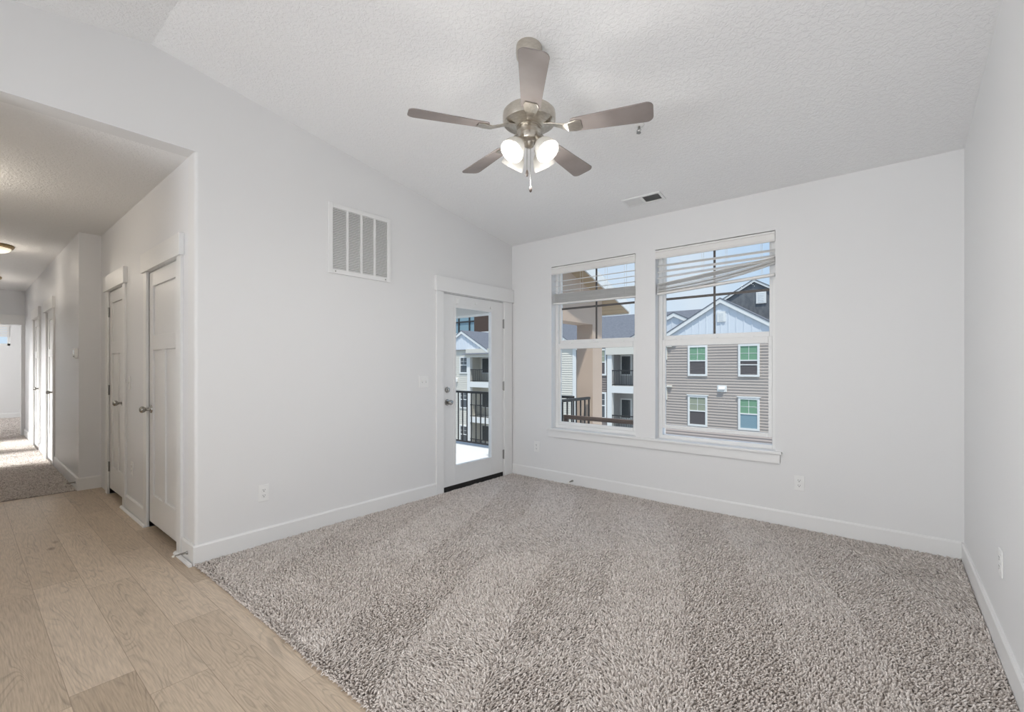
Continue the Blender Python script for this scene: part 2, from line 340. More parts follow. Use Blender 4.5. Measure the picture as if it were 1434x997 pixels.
# hall: closet wall with two doors, facing stub, hall wall, end wall, ceiling
AX0, AX1 = -2.635, -1.975     # far closet door leaf
BX0, BX1 = -1.125, -0.335     # near closet door leaf
CDZ = 2.062
HX = -3.045; HY = -3.44
mb = MB(); ya, yb = YE, YE + 0.11
for a, b in ((HX, AX0), (AX1, BX0), (BX1, -T)): mb.box(a, b, ya, yb, -0.1, HZ)
for a, b in ((AX0, AX1), (BX0, BX1)): mb.box(a, b, ya, yb, CDZ, HZ)
struct('wall_closet', mb, M['hall'], 'white hall wall holding the two closet doors', 'wall')
mb = MB(); mb.box(HX - 0.3, -T, -2.4, -2.29, -0.1, HZ); mb.box(HX - 0.12, HX, YE + 0.11, -2.3, -0.1, HZ)
struct('wall_closet_back', mb, M['wall'], 'plain wall at the back of the closets', 'wall')
# hall right wall: two doors
H1 = (-5.66, -4.96); H2 = (-7.35, -6.55)
mb = MB(); ya, yb = HY, HY + 0.11
for a, b in ((-9.0, H2[0]), (H2[1], H1[0]), (H1[1], HX)): mb.box(a, b, ya, yb, -0.1, HZ)
for a, b in (H1, H2): mb.box(a, b, ya, yb, CDZ, HZ)
mb.box(HX - 0.11, HX, HY + 0.11, YE + 0.11, -0.1, HZ)
struct('wall_hall_right', mb, M['hall'], 'glossy white hall wall with a thermostat and doors farther down', 'wall')
mb = MB(); ya, yb = -4.75, -4.64
g1 = (-6.3, -5.4); g2 = (-8.0, -7.1)
for a, b in ((-9.1, g2[0]), (g2[1], g1[0]), (g1[1], HX)): mb.box(a, b, ya, yb, -0.1, HZ)
for a, b in (g1, g2): mb.box(a, b, ya, yb, 2.05, HZ)
mb.box(HX, -T, -5.41, -5.3, -0.1, HZ); mb.box(HX - 0.11, HX, -5.41, -4.64, -0.1, HZ)
mb.box(-9.1, HX, -7.1, -7.0, -0.1, HZ); mb.box(HX - 0.11, HX, -7.0, -5.41, -0.1, HZ)
struct('wall_hall_left', mb, M['wall'], 'white hall wall with two open doorways', 'wall')
EX = -9.0
mb = MB(); mb.box(EX - 0.11, EX, -3.485, HY + 0.11, -0.1, HZ); mb.box(EX - 0.11, EX, -4.6, -3.485, 2.07, HZ); mb.box(EX - 0.11, EX, -7.1, -4.6, -0.1, HZ)
mb.box(EX - 0.11, EX, HY + 0.11, -2.4, -0.1, HZ)
struct('wall_hall_end', mb, M['hall'], 'white wall at the hall end with an opening to the bedroom', 'wall')
BXE = -13.5
mb = MB(); bw = (-4.6, -3.40, 1.82, 2.36)
mb.box(BXE - 0.12, BXE, -7.0, bw[0], -0.1, HZ); mb.box(BXE - 0.12, BXE, bw[1], -2.3, -0.1, HZ)
mb.box(BXE - 0.12, BXE, bw[0], bw[1], -0.1, bw[2]); mb.box(BXE - 0.12, BXE, bw[0], bw[1], bw[3], HZ)
mb.box(BXE, EX, -2.4, -2.3, -0.1, HZ); mb.box(BXE, EX, -7.1, -7.0, -0.1, HZ)
struct('wall_bedroom', mb, M['wall'], 'bright white bedroom wall seen through the hall end opening', 'wall')
mb = MB(); mb.box(BXE - 0.12, -T, -7.1, -2.29, HZ, HZ + 0.25)
struct('ceiling_hall', mb, M['ceiling'], 'flat textured ceiling over the hall', 'ceiling')
mb = MB(); mb.box(BXE - 0.1, -3.06, -7.1, -2.3, -0.12, -0.004)
struct('floor_hall', mb, M['carpetbase'], 'floor under the hall carpet', 'floor')

# ------------------------------------------------------------------ baseboards
def basepoly(d=0.014, h=0.132):
    return [(0, 0.0), (d, 0.0), (d, h - 0.012), (d - 0.006, h), (0, h)]
def base_x(x0, x1, y, sgn, mb):   # along x, on plane y, sticking out towards sgn
    mb.prism([(y + sgn * a, z) for a, z in basepoly()], 0, x0, x1)
def base_y(y0, y1, x, sgn, mb):
    mb.prism([(x + sgn * a, z) for a, z in basepoly()], 1, y0, y1)
mb = MB(); base_y(YE - 0.014, -1.2, 0, 1, mb); struct('baseboard_left', mb, M['trim'], 'white baseboard along the left wall below the wall vent', 'baseboard')
mb = MB(); base_x(0.014, RW - 0.014, 0, -1, mb); struct('baseboard_back', mb, M['trim'], 'white baseboard below the two windows', 'baseboard')
mb = MB(); base_y(YR, 0, RW, -1, mb); struct('baseboard_right', mb, M['trim'], 'white baseboard along the right wall', 'baseboard')
mb = MB(); base_x(BX1 + 0.105, 0.0, YE, -1, mb); struct('baseboard_corner', mb, M['trim'], 'short white baseboard between the near closet door and the wall corner', 'baseboard')
mb = MB(); base_x(AX1 + 0.105, BX0 - 0.105, YE, -1, mb); struct('baseboard_closet', mb, M['trim'], 'short white baseboard between the two closet doors', 'baseboard')
mb = MB(); base_y(HY - 0.014, YE - 0.001, HX, 1, mb); struct('baseboard_stub', mb, M['trim'], 'short white baseboard where the hall narrows', 'baseboard')
mb = MB(); base_x(H1[1] + 0.105, HX, HY, -1, mb); base_x(H2[1] + 0.105, H1[0] - 0.105, HY, -1, mb); base_x(EX + 0.014, H2[0] - 0.105, HY, -1, mb)
struct('baseboard_hall', mb, M['trim'], 'white baseboard beside the hall carpet', 'baseboard')
mb = MB(); base_y(-6.9, -2.4, BXE, 1, mb); struct('baseboard_bedroom', mb, M['trim'], 'white baseboard on the far bedroom wall', 'baseboard')
mb = MB()
def shoe(x0, x1, y): mb.prism([(y, 0), (y - 0.018, 0), (y - 0.016, 0.009), (y - 0.009, 0.016), (y, 0.018)], 0, x0, x1)
shoe(BX1 + 0.005, 0.014, YE - 0.02); shoe(AX1 + 0.005, BX0 - 0.005, YE - 0.02)
struct('trim_1', mb, M['trim'], 'thin white shoe moulding at the foot of the closet wall', 'trim')

# ------------------------------------------------------------------ doors
def casing_x(name, label, x0, x1, y, sgn, zt, wd=0.098, hd=0.15, over=0.02):
    """craftsman casing around an opening x0..x1 in a wall on plane y"""
    mb = MB(); d = sgn * 0.018
    mb.box(x0 - wd, x0 - 0.005, y, y + d, 0, zt); mb.box(x1 + 0.005, x1 + wd, y, y + d, 0, zt)
    mb.box(x0 - wd - over, x1 + wd + over, y, y + sgn * 0.032, zt, zt + hd)
    mb.box(x0 - 0.005, x0, y, y - sgn * 0.1, 0, zt); mb.box(x1, x1 + 0.005, y, y - sgn * 0.1, 0, zt); mb.box(x0, x1, y, y - sgn * 0.1, zt - 0.006, zt)
    return struct(name, mb, M['trim'], label, 'trim', bevel=0.0015)
def closet_door(name, x0, x1, hinge_right, label, gap=0.05):
    y = YE + 0.003
    t = thing(name, ((x0 + x1) / 2, y, 0), label, 'door', kind='structure')
    mb = MB(); z0, z1 = gap, CDZ - 0.008; X0, X1 = x0 + 0.0015, x1 - 0.0015
    st = 0.098; ms = 0.075; zr = 1.43; zt = z1 - 0.115; zb = z0 + 0.225; xm = (X0 + X1) / 2
    y2 = y + 0.036
    def fr(a, b, c, d): mb.box(a, b, y, y2, c, d)
    fr(X0, X0 + st, z0, z1); fr(X1 - st, X1, z0, z1); fr(X0 + st, X1 - st, zt, z1); fr(X0 + st, X1 - st, z0, zb); fr(X0 + st, X1 - st, zr, zr + 0.115)
    fr(xm - ms / 2, xm + ms / 2, zb, zr)
    mb.build('door_frame', M['door'], t, bevel=0.003)
    for a, b, c, d in ((X0 + st, X1 - st, zr + 0.115, zt), (X0 + st, xm - ms / 2, zb, zr), (xm + ms / 2, X1 - st, zb, zr)):
        MB().box(a, b, y + 0.013, y + 0.026, c, d).build('door_panel', M['door'], t)
    kx = X0 + 0.062 if hinge_right else X1 - 0.062
    kz = 0.957
    k = MB().lathe([(0.032, 0), (0.032, 0.004), (0.028, 0.010), (0.012, 0.013), (0.011, 0.034), (0.017, 0.040), (0.024, 0.050), (0.0255, 0.060), (0.023, 0.070), (0.014, 0.077), (0.004, 0.079)], (kx, y, kz), (0, -1, 0), 24)
    k.build('door_knob', M['knob'], t, smooth=True)
    hx = X1 + 0.003 if hinge_right else X0 - 0.003
    for hz in (1.85, 1.06, 0.28):
        h = MB()
        h.tube([(hx, y - 0.007, hz - 0.05), (hx, y - 0.007, hz + 0.05)], 0.0065, 10)
        h.box(hx - 0.014, hx + 0.014, y - 0.0015, y + 0.004, hz - 0.05, hz + 0.05)
        h.build('hinge', M['hinge'], t)
    return t
casing_x('trim_2', 'white casing with a flat header around the near closet door', BX0, BX1, YE, -1, CDZ)
casing_x('trim_3', 'white casing with a flat header around the far closet door', AX0, AX1, YE, -1, CDZ)
closet_door('door_1', BX0, BX1, True, 'white three panel closet door nearest the wall corner, hinges on its right')
closet_door('door_2', AX0, AX1, False, 'white three panel closet door farther from the corner, hinges on its left', gap=0.06)
# plain hall doors seen at a grazing angle
def hall_door(name, tn, x0, x1, lab):
    casing_x(tn, 'white casing around the ' + lab, x0, x1, HY, -1, CDZ)
    t = thing(name, ((x0 + x1) / 2, HY + 0.05, 0), 'white panelled ' + lab, 'door', kind='structure')
    mb = MB(); y = HY + 0.004
    mb.box(x0 + .0015, x0 + .1, y, y + .035, 0.02, CDZ - .008); mb.box(x1 - .1, x1 - .0015, y, y + .035, 0.02, CDZ - .008)
    mb.box(x0 + .1, x1 - .1, y, y + .035, 0.02, .25); mb.box(x0 + .1, x1 - .1, y, y + .035, 1.43, 1.54); mb.box(x0 + .1, x1 - .1, y, y + .035, CDZ - .12, CDZ - .008)
    mb.build('door_frame', M['door'], t, bevel=0.003)
    MB().box(x0 + .1, x1 - .1, y + .012, y + .025, .25, CDZ - .12).build('door_panel', M['door'], t)
    MB().lathe([(0.03, 0), (0.03, 0.006), (0.012, 0.012), (0.012, 0.034), (0.024, 0.048), (0.025, 0.06), (0.012, 0.076)], (x1 - .07, y, .957), (0, -1, 0), 20).build('door_knob', M['knob'], t, smooth=True)
hall_door('door_3', 'trim_4', *H1, 'door on the hall wall just past the thermostat')
hall_door('door_4', 'trim_5', *H2, 'door on the hall wall close to the hall end')
mb = MB()
mb.box(EX, EX + .018, -3.487, -3.39, 0, 2.07); mb.box(EX, EX + .018, -4.698, -4.6, 0, 2.07); mb.box(EX, EX + .032, -4.72, -3.37, 2.07, 2.25)
mb.box(EX - .11, EX, -3.492, -3.485, 0, 2.07)
struct('trim_6', mb, M['trim'], 'white casing around the opening at the hall end', 'trim', bevel=0.0015)

# balcony door
t6 = MB(); d = 0.018
t6.box(0, d, -1.205, DY0 + 0.005, 0, 2.06); t6.box(0, d, DY1 - 0.005, -0.018, 0, 2.06); t6.box(0, 0.034, -1.222, -0.004, 2.06, 2.21)
t6.box(-T, 0, DY0, DY0 + 0.006, 0, DZ); t6.box(-T, 0, DY1 - 0.006, DY1, 0, DZ); t6.box(-T, 0, DY0, DY1, DZ - 0.006, DZ)
struct('trim_7', t6, M['trim'], 'white casing with a flat header around the balcony door', 'trim', bevel=0.0015)
bd = thing('door_5', (-0.02, -0.63, 0), 'white balcony door with one tall clear glass lite', 'door', kind='structure')
GY0, GY1, GZ0, GZ1 = -0.928, -0.366, 0.258, 1.922
LY0, LY1, LZ0, LZ1 = DY0 + 0.009, DY1 - 0.009, 0.058, DZ - 0.01
x0, x1 = -0.050, -0.006
mb = MB()
mb.box(x0, x1, LY0, GY0, LZ0, LZ1); mb.box(x0, x1, GY1, LY1, LZ0, LZ1); mb.box(x0, x1, GY0, GY1, LZ0, GZ0); mb.box(x0, x1, GY0, GY1, GZ1, LZ1)
mb.build('door_leaf', M['door'], bd, bevel=0.002)
mb = MB(); e = 0.022; x2 = x1 + 0.006
mb.box(x1, x2, GY0 - e, GY0 + .004, GZ0 - e, GZ1 + e); mb.box(x1, x2, GY1 - .004, GY1 + e, GZ0 - e, GZ1 + e); mb.box(x1, x2, GY0, GY1, GZ0 - e, GZ0 + .004); mb.box(x1, x2, GY0, GY1, GZ1 - .004, GZ1 + e)
mb.build('lite_frame', M['door'], bd, bevel=0.002)
MB().box(-0.032, -0.026, GY0, GY1, GZ0, GZ1).build('glass_pane', M['glass'], bd)
MB().box(-0.044, -0.008, LY0, LY1, 0.004, LZ0).build('door_sweep', M['rubber'], bd)
def knob_prof(): return [(0.033, 0), (0.033, 0.005), (0.029, 0.011), (0.013, 0.014), (0.012, 0.034), (0.020, 0.040), (0.027, 0.050), (0.027, 0.060), (0.022, 0.069), (0.008, 0.072)]
MB().lathe(knob_prof(), (x1, -1.045, 0.93), (1, 0, 0), 24).build('door_knob', M['knob'], bd, smooth=True)
mb = MB(); mb.lathe([(0.031, 0), (0.031, 0.006), (0.025, 0.016), (0.010, 0.018)], (x1, -1.045, 1.058), (1, 0, 0), 24); mb.box(x1 + .014, x1 + .030, -1.050, -1.040, 1.043, 1.073)
mb.build('deadbolt', M['knob'], bd, smooth=True)
for hz in (1.80, 1.07, 0.265):
    h = MB(); h.tube([(0.004, LY1 + .004, hz - .055), (0.004, LY1 + .004, hz + .055)], 0.008, 10); h.box(-0.012, 0.0, LY1 - .008, LY1 + .010, hz - .05, hz + .05)
    h.build('hinge', M['hinge'], bd)
for yy, zz, ww, hh in ((-0.90, 1.985, 0.034, 0.055), (-0.62, 1.985, 0.03, 0.024), (-0.375, 1.965, 0.022, 0.02)):
    MB().box(x1, x1 + .010, yy - ww / 2, yy + ww / 2, zz - hh / 2, zz + hh / 2).build('bracket', M['plate'], bd, bevel=0.002)

# ------------------------------------------------------------------ windows
def window(name, X0, X1, label, lift):
    t = thing(name, ((X0 + X1) / 2, 0.1, WZ0), label, 'window', kind='structure')
    fy0, fy1 = 0.085, 0.145; fw = 0.036
    mb = MB()
    mb.box(X0, X0 + fw, fy0, fy1, WZ0, WZ1); mb.box(X1 - fw, X1, fy0, fy1, WZ0, WZ1); mb.box(X0 + fw, X1 - fw, fy0, fy1, WZ0, WZ0 + .036); mb.box(X0 + fw, X1 - fw, fy0, fy1, WZ1 - fw, WZ1)
    mb.build('window_frame', M['vinyl'], t, bevel=0.003)
    a, b = X0 + fw, X1 - fw; zm = 1.548
    # upper sash
    mb = MB(); s = 0.026
    mb.box(a, a + s, .112, .135, zm, WZ1 - fw); mb.box(b - s, b, .112, .135, zm, WZ1 - fw); mb.box(a + s, b - s, .112, .135, WZ1 - fw - s, WZ1 - fw); mb.box(a + s, b - s, .112, .135, zm, zm + .048)
    us = mb.build('upper_sash', M['vinyl'], t, bevel=0.003)
    mb = MB(); zh = 1.950; xm = (a + b) / 2
    mb.box(a + s, b - s, .120, .127, zh - .011, zh + .011); mb.box(xm - .009, xm + .009, .1195, .1275, zm + .048, WZ1 - fw - s)
    mb.build('muntin', M['muntin'], us)
    MB().box(a + s, b - s, .1215, .1255, zm + .048, WZ1 - fw - s).build('glass_pane', M['glass'], us)
    # lower sash
    z0 = WZ0 + .036 + lift; z1 = zm + .006; s = 0.030
    mb = MB()
    mb.box(a, a + s, .088, .111, z0, z1); mb.box(b - s, b, .088, .111, z0, z1); mb.box(a + s, b - s, .088, .111, z0, z0 + .036); mb.box(a + s, b - s, .086, .111, z1 - .058, z1)
    ls = mb.build('lower_sash', M['vinyl'], t, bevel=0.004)
    MB().box(a + s, b - s, .098, .102, z0 + .036, z1 - .058).build('glass_pane', M['glass'], ls)
    for xx in (a + .16, b - .16): MB().box(xx - .014, xx + .014, .080, .09, z1 - .002, z1 + .008).build('tilt_latch', M['plate'], ls)
    MB().box(xm - .03, xm + .03, .082, .108, z1, z1 + .012).build('sash_lock', M['plate'], ls, bevel=.003)
    return t
window('window_1', *WX[0], 'left hung window looking onto the peach balcony post', 0.0)
window('window_2', *WX[1], 'right hung window looking at the taupe siding, lower sash slightly raised', 0.062)
mb = MB(); mb.box(0.533, 2.835, -0.034, 0.0, WZ0 - .018, WZ0 + .002); mb.box(WX[0][0], WX[0][1], -0.001, 0.086, WZ0 - .018, WZ0 + .002); mb.box(WX[1][0], WX[1][1], -0.001, 0.086, WZ0 - .018, WZ0 + .002)
struct('trim_8', mb, M['trim'], 'white window sill running under both windows', 'sill', bevel=0.002)
mb = MB(); mb.box(0.545, 2.822, -0.018, 0.0, WZ0 - .095, WZ0 - .018)
struct('trim_9', mb, M['trim'], 'white apron board under the window sill', 'trim', bevel=0.002)

# ------------------------------------------------------------------ blinds
def blind(X0, X1, label, zl, zr, skew):
    """zl / zr: stack bottom at the left and right ends"""
    a, b = X0 + .012, X1 - .008
    t = thing('window_blind', ((a + b) / 2, .03, 2.38), label, 'blind', 'raised faux wood blinds')
    mb = MB()   # moulded valance, cove profile, with end returns
    prof = [(-.010, 2.405), (-.010, 2.392), (-.004, 2.386), (-.004, 2.345), (.004, 2.327), (.012, 2.327), (.012, 2.405)]
    mb.prism(prof, 0, X0 + .002, X1 - .002)
    mb.build('valance', M['blind'], t)
    MB().box(a, b, .016, .066, 2.365, 2.41).build('headrail', M['blind'], t)
    def slat(za, zb, tilt=0.0, yo=.038, wd=.046, th=.003, sag=0.0):
        dy = wd / 2 * math.cos(tilt); dz = wd / 2 * math.sin(tilt)
        m = MB(); n = 8; vv = []; ff = []
        for i in range(n + 1):
            f = i / n; x = a + (b - a) * f; z = za + (zb - za) * f - 4 * sag * f * (1 - f)
            for (sy, sz) in ((-1, -1), (0, 0), (1, 1)):
                for q in (-th / 2, th / 2): vv.append((x, yo + sy * dy, z + sz * dz + q + (0.002 if sy == 0 else 0)))
        for i in range(n):
            o = i * 6; p = o + 6
            for k in range(2):
                ff.append((o + 2 * k, p + 2 * k, p + 2 * k + 2, o + 2 * k + 2)); ff.append((o + 2 * k + 1, o + 2 * k + 3, p + 2 * k + 3, p + 2 * k + 1))
            ff.append((o, o + 1, p + 1, p)); ff.append((o + 4, p + 4, p + 5, o + 5))
        ff += [(0, 2, 3, 1), (2, 4, 5, 3), (n * 6, n * 6 + 1, n * 6 + 3, n * 6 + 2), (n * 6 + 2, n * 6 + 3, n * 6 + 5, n * 6 + 4)]
        m.add(vv, ff); return m.build('slat', M['blind'], t)
    if not skew:
        for z in (2.252, 2.196, 2.140): slat(z, z + .004, 0.08)
    else:
        for z, dz in ((2.263, -.004), (2.208, .004), (2.150, .035)): slat(z, z + dz, 0.62)
    N = 12
    for k in range(N):
        f = k / (N - 1)
        if not skew: slat(zl + .024 + f * .09 + random.uniform(-.0006, .0006), zr + .024 + f * .088, 0.02 + random.uniform(-.06, .06), .038 + random.uniform(-.003, .003))
        else:
            slat(zl + .022 + f * .085, (zr + .020 if k == 0 else zr + .098 + f * .062), 0.10 + random.uniform(-.10, .10) + (.30 if k == 0 else 0), .038 + random.uniform(-.003, .003), sag=0 if k == 0 else .034 * (1 - f) + .004)
    m = MB(); m.bar((a, .038, zl + .008), (b, .038, zr + .010), .05, .017); m.build('bottom_rail', M['blind'], t, bevel=.002)
    for f in (.10, .42, .62, .90) if skew else (.09, .36, .66, .88):
        x = a + (b - a) * f; zb = zl + (zr - zl) * f
        m = MB()
        for yy in (.0125, .0635): m.tube([(x, yy, 2.37), (x, yy, zb + .10), (x + .004, yy + (-.003 if yy < .03 else .003), zb + .04), (x, yy, zb + .01)], .0011, 6)
        m.build('ladder_cord', M['cord'], t)
    x = a + .065
    m = MB(); m.tube([(x, .008, 2.34), (x, .006, 2.1), (x + .001, .008, 1.80), (x, .010, 1.66 if skew else 1.70)], .0022, 8)
    m.tube([(x, .010, 1.66 if skew else 1.70), (x, .010, 1.63 if skew else 1.67)], .005, 8); m.build('pull_cord', M['cord'], t)
    return t
blind(*WX[0], 'white slatted blind drawn level near the top of the left window', 1.995, 1.985, False)
blind(*WX[1], 'white slatted blind hanging crooked in the right window, its right end fanned out', 1.985, 2.045, True)

# ------------------------------------------------------------------ wall vent, register, sprinkler, plates, stops
vt = thing('return_air_grille', (0.0, -2.04, 2.06), 'square white return air grille high on the left wall', 'vent')
vy0, vy1, vz0, vz1 = -2.345, -1.745, 2.060, 2.635
mb = MB(); fw = .038; xx = .012
mb.box(0, xx, vy0, vy0 + fw, vz0, vz1); mb.box(0, xx, vy1 - fw, vy1, vz0, vz1); mb.box(0, xx, vy0 + fw, vy1 - fw, vz0, vz0 + fw); mb.box(0, xx, vy0 + fw, vy1 - fw, vz1 - fw, vz1)
mb.build('frame', M['trim'], vt, bevel=.003)
for k in (1, 2, 3):
    yy = vy0 + fw + (vy1 - vy0 - 2 * fw) * k / 4
    MB().box(.001, .011, yy - .010, yy + .010, vz0 + fw, vz1 - fw).build('mullion', M['trim'], vt)
for k in range(36):
    z = vz0 + fw + (vz1 - vz0 - 2 * fw) * (k + .5) / 36
    m = MB(); m.prism([(.0015, z + .005), (.003, z + .006), (.0105, z - .004), (.009, z - .005)], 1, vy0 + fw, vy1 - fw); m.build('louver', M['trim'], vt)
MB().box(.0003, .001, vy0 + fw, vy1 - fw, vz0 + fw, vz1 - fw).build('backing', mat('grey_filter_backing', (0.42, 0.42, 0.41), .9), vt)  # even grey sheet behind the louvers
for yy in (vy0 + .06, vy1 - .06): MB().lathe([(.006, 0), (.006, .002), (.003, .003)], (xx, yy, vz0 + .019), (1, 0, 0), 10).build('screw', M['hinge'], vt)

SL = math.atan(0.152)
def on_ceiling(x, y, du, dv, dn):
    """point on the sloped ceiling at (x,y), du along x, dv up the slope towards the window, dn below the surface"""
    return Vector((x + du, y + dv * math.cos(SL) - dn * math.sin(SL) * 0 , cz(y) - dv * math.sin(SL) - dn))
rg = thing('ceiling_register', (1.805, -0.34, cz(-0.34)), 'small white supply register on the ceiling near the right window', 'vent')
def cbox(mb, u0, u1, v0, v1, n0, n1):
    P = [on_ceiling(1.805, -.34, u, v, n) for n in (n0, n1) for (u, v) in ((u0, v0), (u1, v0), (u1, v1), (u0, v1))]
    mb.add(P, [(0, 3, 2, 1), (4, 5, 6, 7), (0, 1, 5, 4), (1, 2, 6, 5), (2, 3, 7, 6), (3, 0, 4, 7)])
mb = MB(); hw, hh, f = .178, .076, .022
cbox(mb, -hw, -hw + f, -hh, hh, 0, .010); cbox(mb, hw - f, hw, -hh, hh, 0, .010); cbox(mb, -hw + f, hw - f, -hh, -hh + f, 0, .010); cbox(mb, -hw + f, hw - f, hh - f, hh, 0, .010); cbox(mb, -.008, .008, -hh + f, hh - f, 0, .010)
mb.build('frame', M['trim'], rg, bevel=.002)
mb = MB(); cbox(mb, -hw + f, hw - f, -hh + f, hh - f, .0003, .001); mb.build('duct_opening', M['dark'], rg)
for k in range(22):
    u = -hw + f + (2 * hw - 2 * f) * (k + .5) / 22
    left = u < 0; m = MB()
    sl = -.0065 if left else .0030
    P = [on_ceiling(1.805, -.34, u + a, v, n) for v in (-hh + f, hh - f) for (a, n) in ((-sl, .0015), (-sl + .0016, .0015), (sl + .0016, .0095), (sl, .0095))]
    m.add(P, [(0, 1, 2, 3), (7, 6, 5, 4), (0, 4, 5, 1), (1, 5, 6, 2), (2, 6, 7, 3), (3, 7, 4, 0)]); m.build('louver', M['trim'], rg)

sp = thing('fire_sprinkler', (2.19, -1.30, cz(-1.30)), 'small pendent fire sprinkler on the ceiling beyond the right fan blade', 'sprinkler')
c = (2.19, -1.30, cz(-1.30)); nrm = (0, -0.150, -0.988)
MB().lathe([(.034, 0), (.033, .004), (.020, .012), (.014, .014)], c, nrm, 24).build('escutcheon', M['plate'], sp, smooth=True)
mb = MB(); q = Vector(c) + Vector(nrm) * .012; nn = Vector(nrm)
mb.tube([q, q + nn * .02], .008, 10)
for s in (-1, 1): mb.tube([q + nn * .018 + Vector((s * .008, 0, 0)), q + nn * .03 + Vector((s * .015, 0, 0)), q + nn * .045], .002, 6)
mb.lathe([(.004, .044), (.015, .046), (.015, .048), (.002, .049)], q, nrm, 14)
mb.build('nozzle', M['hinge'], sp)

def plate_frame(wall, c0, c1, z0, z1):
    """box of a cover plate on wall: 'left' x=0, 'back' y=0, 'right' x=RW, 'closet' y=YE"""
    return {'left': (0, .006, c0, c1, z0, z1), 'back': (c0, c1, -.006, 0, z0, z1), 'right': (RW - .006, RW, c0, c1, z0, z1), 'closet': (c0, c1, YE - .006, YE, z0, z1), 'bed': (BXE, BXE + .006, c0, c1, z0, z1)}[wall]
def spot(wall, c, z, dc, dz, n0, n1):
    return {'left': (n0, n1, c - dc, c + dc, z - dz, z + dz), 'back': (c - dc, c + dc, -n1, -n0, z - dz, z + dz), 'right': (RW - n1, RW - n0, c - dc, c + dc, z - dz, z + dz), 'closet': (c - dc, c + dc, YE - n1, YE - n0, z - dz, z + dz), 'bed': (BXE + n0, BXE + n1, c - dc, c + dc, z - dz, z + dz)}[wall]
def outlet(wall, c, z, label, group=None):
    b = plate_frame(wall, c - .036, c + .036, z - .059, z + .059)
    t = thing('wall_outlet', ((b[0] + b[1]) / 2, (b[2] + b[3]) / 2, z), label, 'outlet', 'white duplex wall outlets')
    MB().box(*b).build('cover_plate', M['plate'], t, bevel=.002)
    for s in (-1, 1):
        rc = MB().box(*spot(wall, c, z + s * .020, .0165, .0145, .006, .0085)).build('receptacle', M['plate'], t, bevel=.002)
        mb = MB()
        mb.box(*spot(wall, c - .0065, z + s * .020 + .004, .0012, .0045, .0083, .0089)); mb.box(*spot(wall, c + .0065, z + s * .020 + .004, .0012, .0045, .0083, .0089)); mb.box(*spot(wall, c, z + s * .020 - .007, .0028, .0028, .0083, .0089))
        mb.build('slot', M['dark'], rc)
outlet('left', -2.838, .383, 'white duplex outlet on the left wall right of the closet corner')
outlet('back', .372, .373, 'white duplex outlet on the window wall left of the windows')
outlet('back', 2.955, .373, 'white duplex outlet on the window wall below the right end of the sill')
outlet('right', -1.28, .421, 'white duplex outlet on the right wall at the picture edge')
outlet('closet', -1.671, .395, 'white duplex outlet low on the wall between the two closet doors')
outlet('bed', -3.62, .40, 'white duplex outlet on the far bedroom wall')
def switch(wall, c, z, gangs, label):
    hw = .035 + .023 * (gangs - 1)
    b = plate_frame(wall, c - hw, c + hw, z - .059, z + .059)
    t = thing('light_switch', ((b[0] + b[1]) / 2, (b[2] + b[3]) / 2, z), label, 'switch')
    MB().box(*b).build('cover_plate', M['plate'], t, bevel=.002)
    for k in range(gangs):
        cc = c + (k - (gangs - 1) / 2) * .046
        MB().box(*spot(wall, cc, z, .006, .012, .0055, .007)).build('toggle_slot', mat('toggle_slot_grey', (.55, .55, .54), .5), t)
        bx = spot(wall, cc, z + .004, .004, .008, .006, .016); MB().box(*bx).build('toggle', M['plate'], t, bevel=.001)
switch('left', -1.357, 1.153, 2, 'white double light switch beside the balcony door')
switch('closet', -1.776, 1.152, 1, 'white single light switch on the wall between the two closet doors')

th = thing('thermostat', (-3.16, HY, 1.37), 'small white thermostat on the hall wall', 'thermostat')
mb = MB(); mb.box(-3.245, -3.085, HY - .024, HY, 1.385, 1.49); mb.build('housing', M['plate'], th, bevel=.004)
MB().box(-3.215, -3.125, HY - .0255, HY - .024, 1.43, 1.475).build('display', mat('grey_display', (.22, .24, .22), .2), th)
for k in (0, 1): MB().box(-3.20 + k * .05, -3.175 + k * .05, HY - .0265, HY - .024, 1.398, 1.412).build('button', M['hinge'], th)

def door_stop(p, d, label):
    p = Vector(p); d = Vector(d).normalized()
    t = thing('door_stop', p, label, 'door stop')
    MB().lathe([(.012, 0), (.011, .006), (.006, .012)], p, d, 14).build('base_cup', M['hinge'], t, smooth=True)
    mb = MB(); a = d.cross(Vector((0, 0, 1))).normalized(); b = d.cross(a); L = .062; pts = []
    for i in range(140):
        f = i / 139; an = f * 2 * PI * 14; rr = .0062 - .002 * f
        pts.append(p + d * (.010 + L * f) + (a * math.cos(an) + b * math.sin(an)) * rr + Vector((0, 0, -.004 * f * f)))
    mb.tube(pts, .0014, 5); mb.build('spring', M['knob'], t, smooth=True)
    MB().lathe([(.0055, .07), (.0075, .072), (.0075, .082), (.005, .085)], p + Vector((0, 0, -.004)), d, 12).build('rubber_tip', M['tip'], t, smooth=True)
door_stop((-.10, YE - .014, .062), (-.10, -1, 0), 'spring door stop on the baseboard beside the near closet door')
door_stop((.86, -.014, .060), (0, -1, 0), 'spring door stop on the baseboard below the left window')
door_stop((HX - .09, HY - .014, .075), (-.1, -1, 0), 'spring door stop on the hall baseboard by the hall carpet edge')

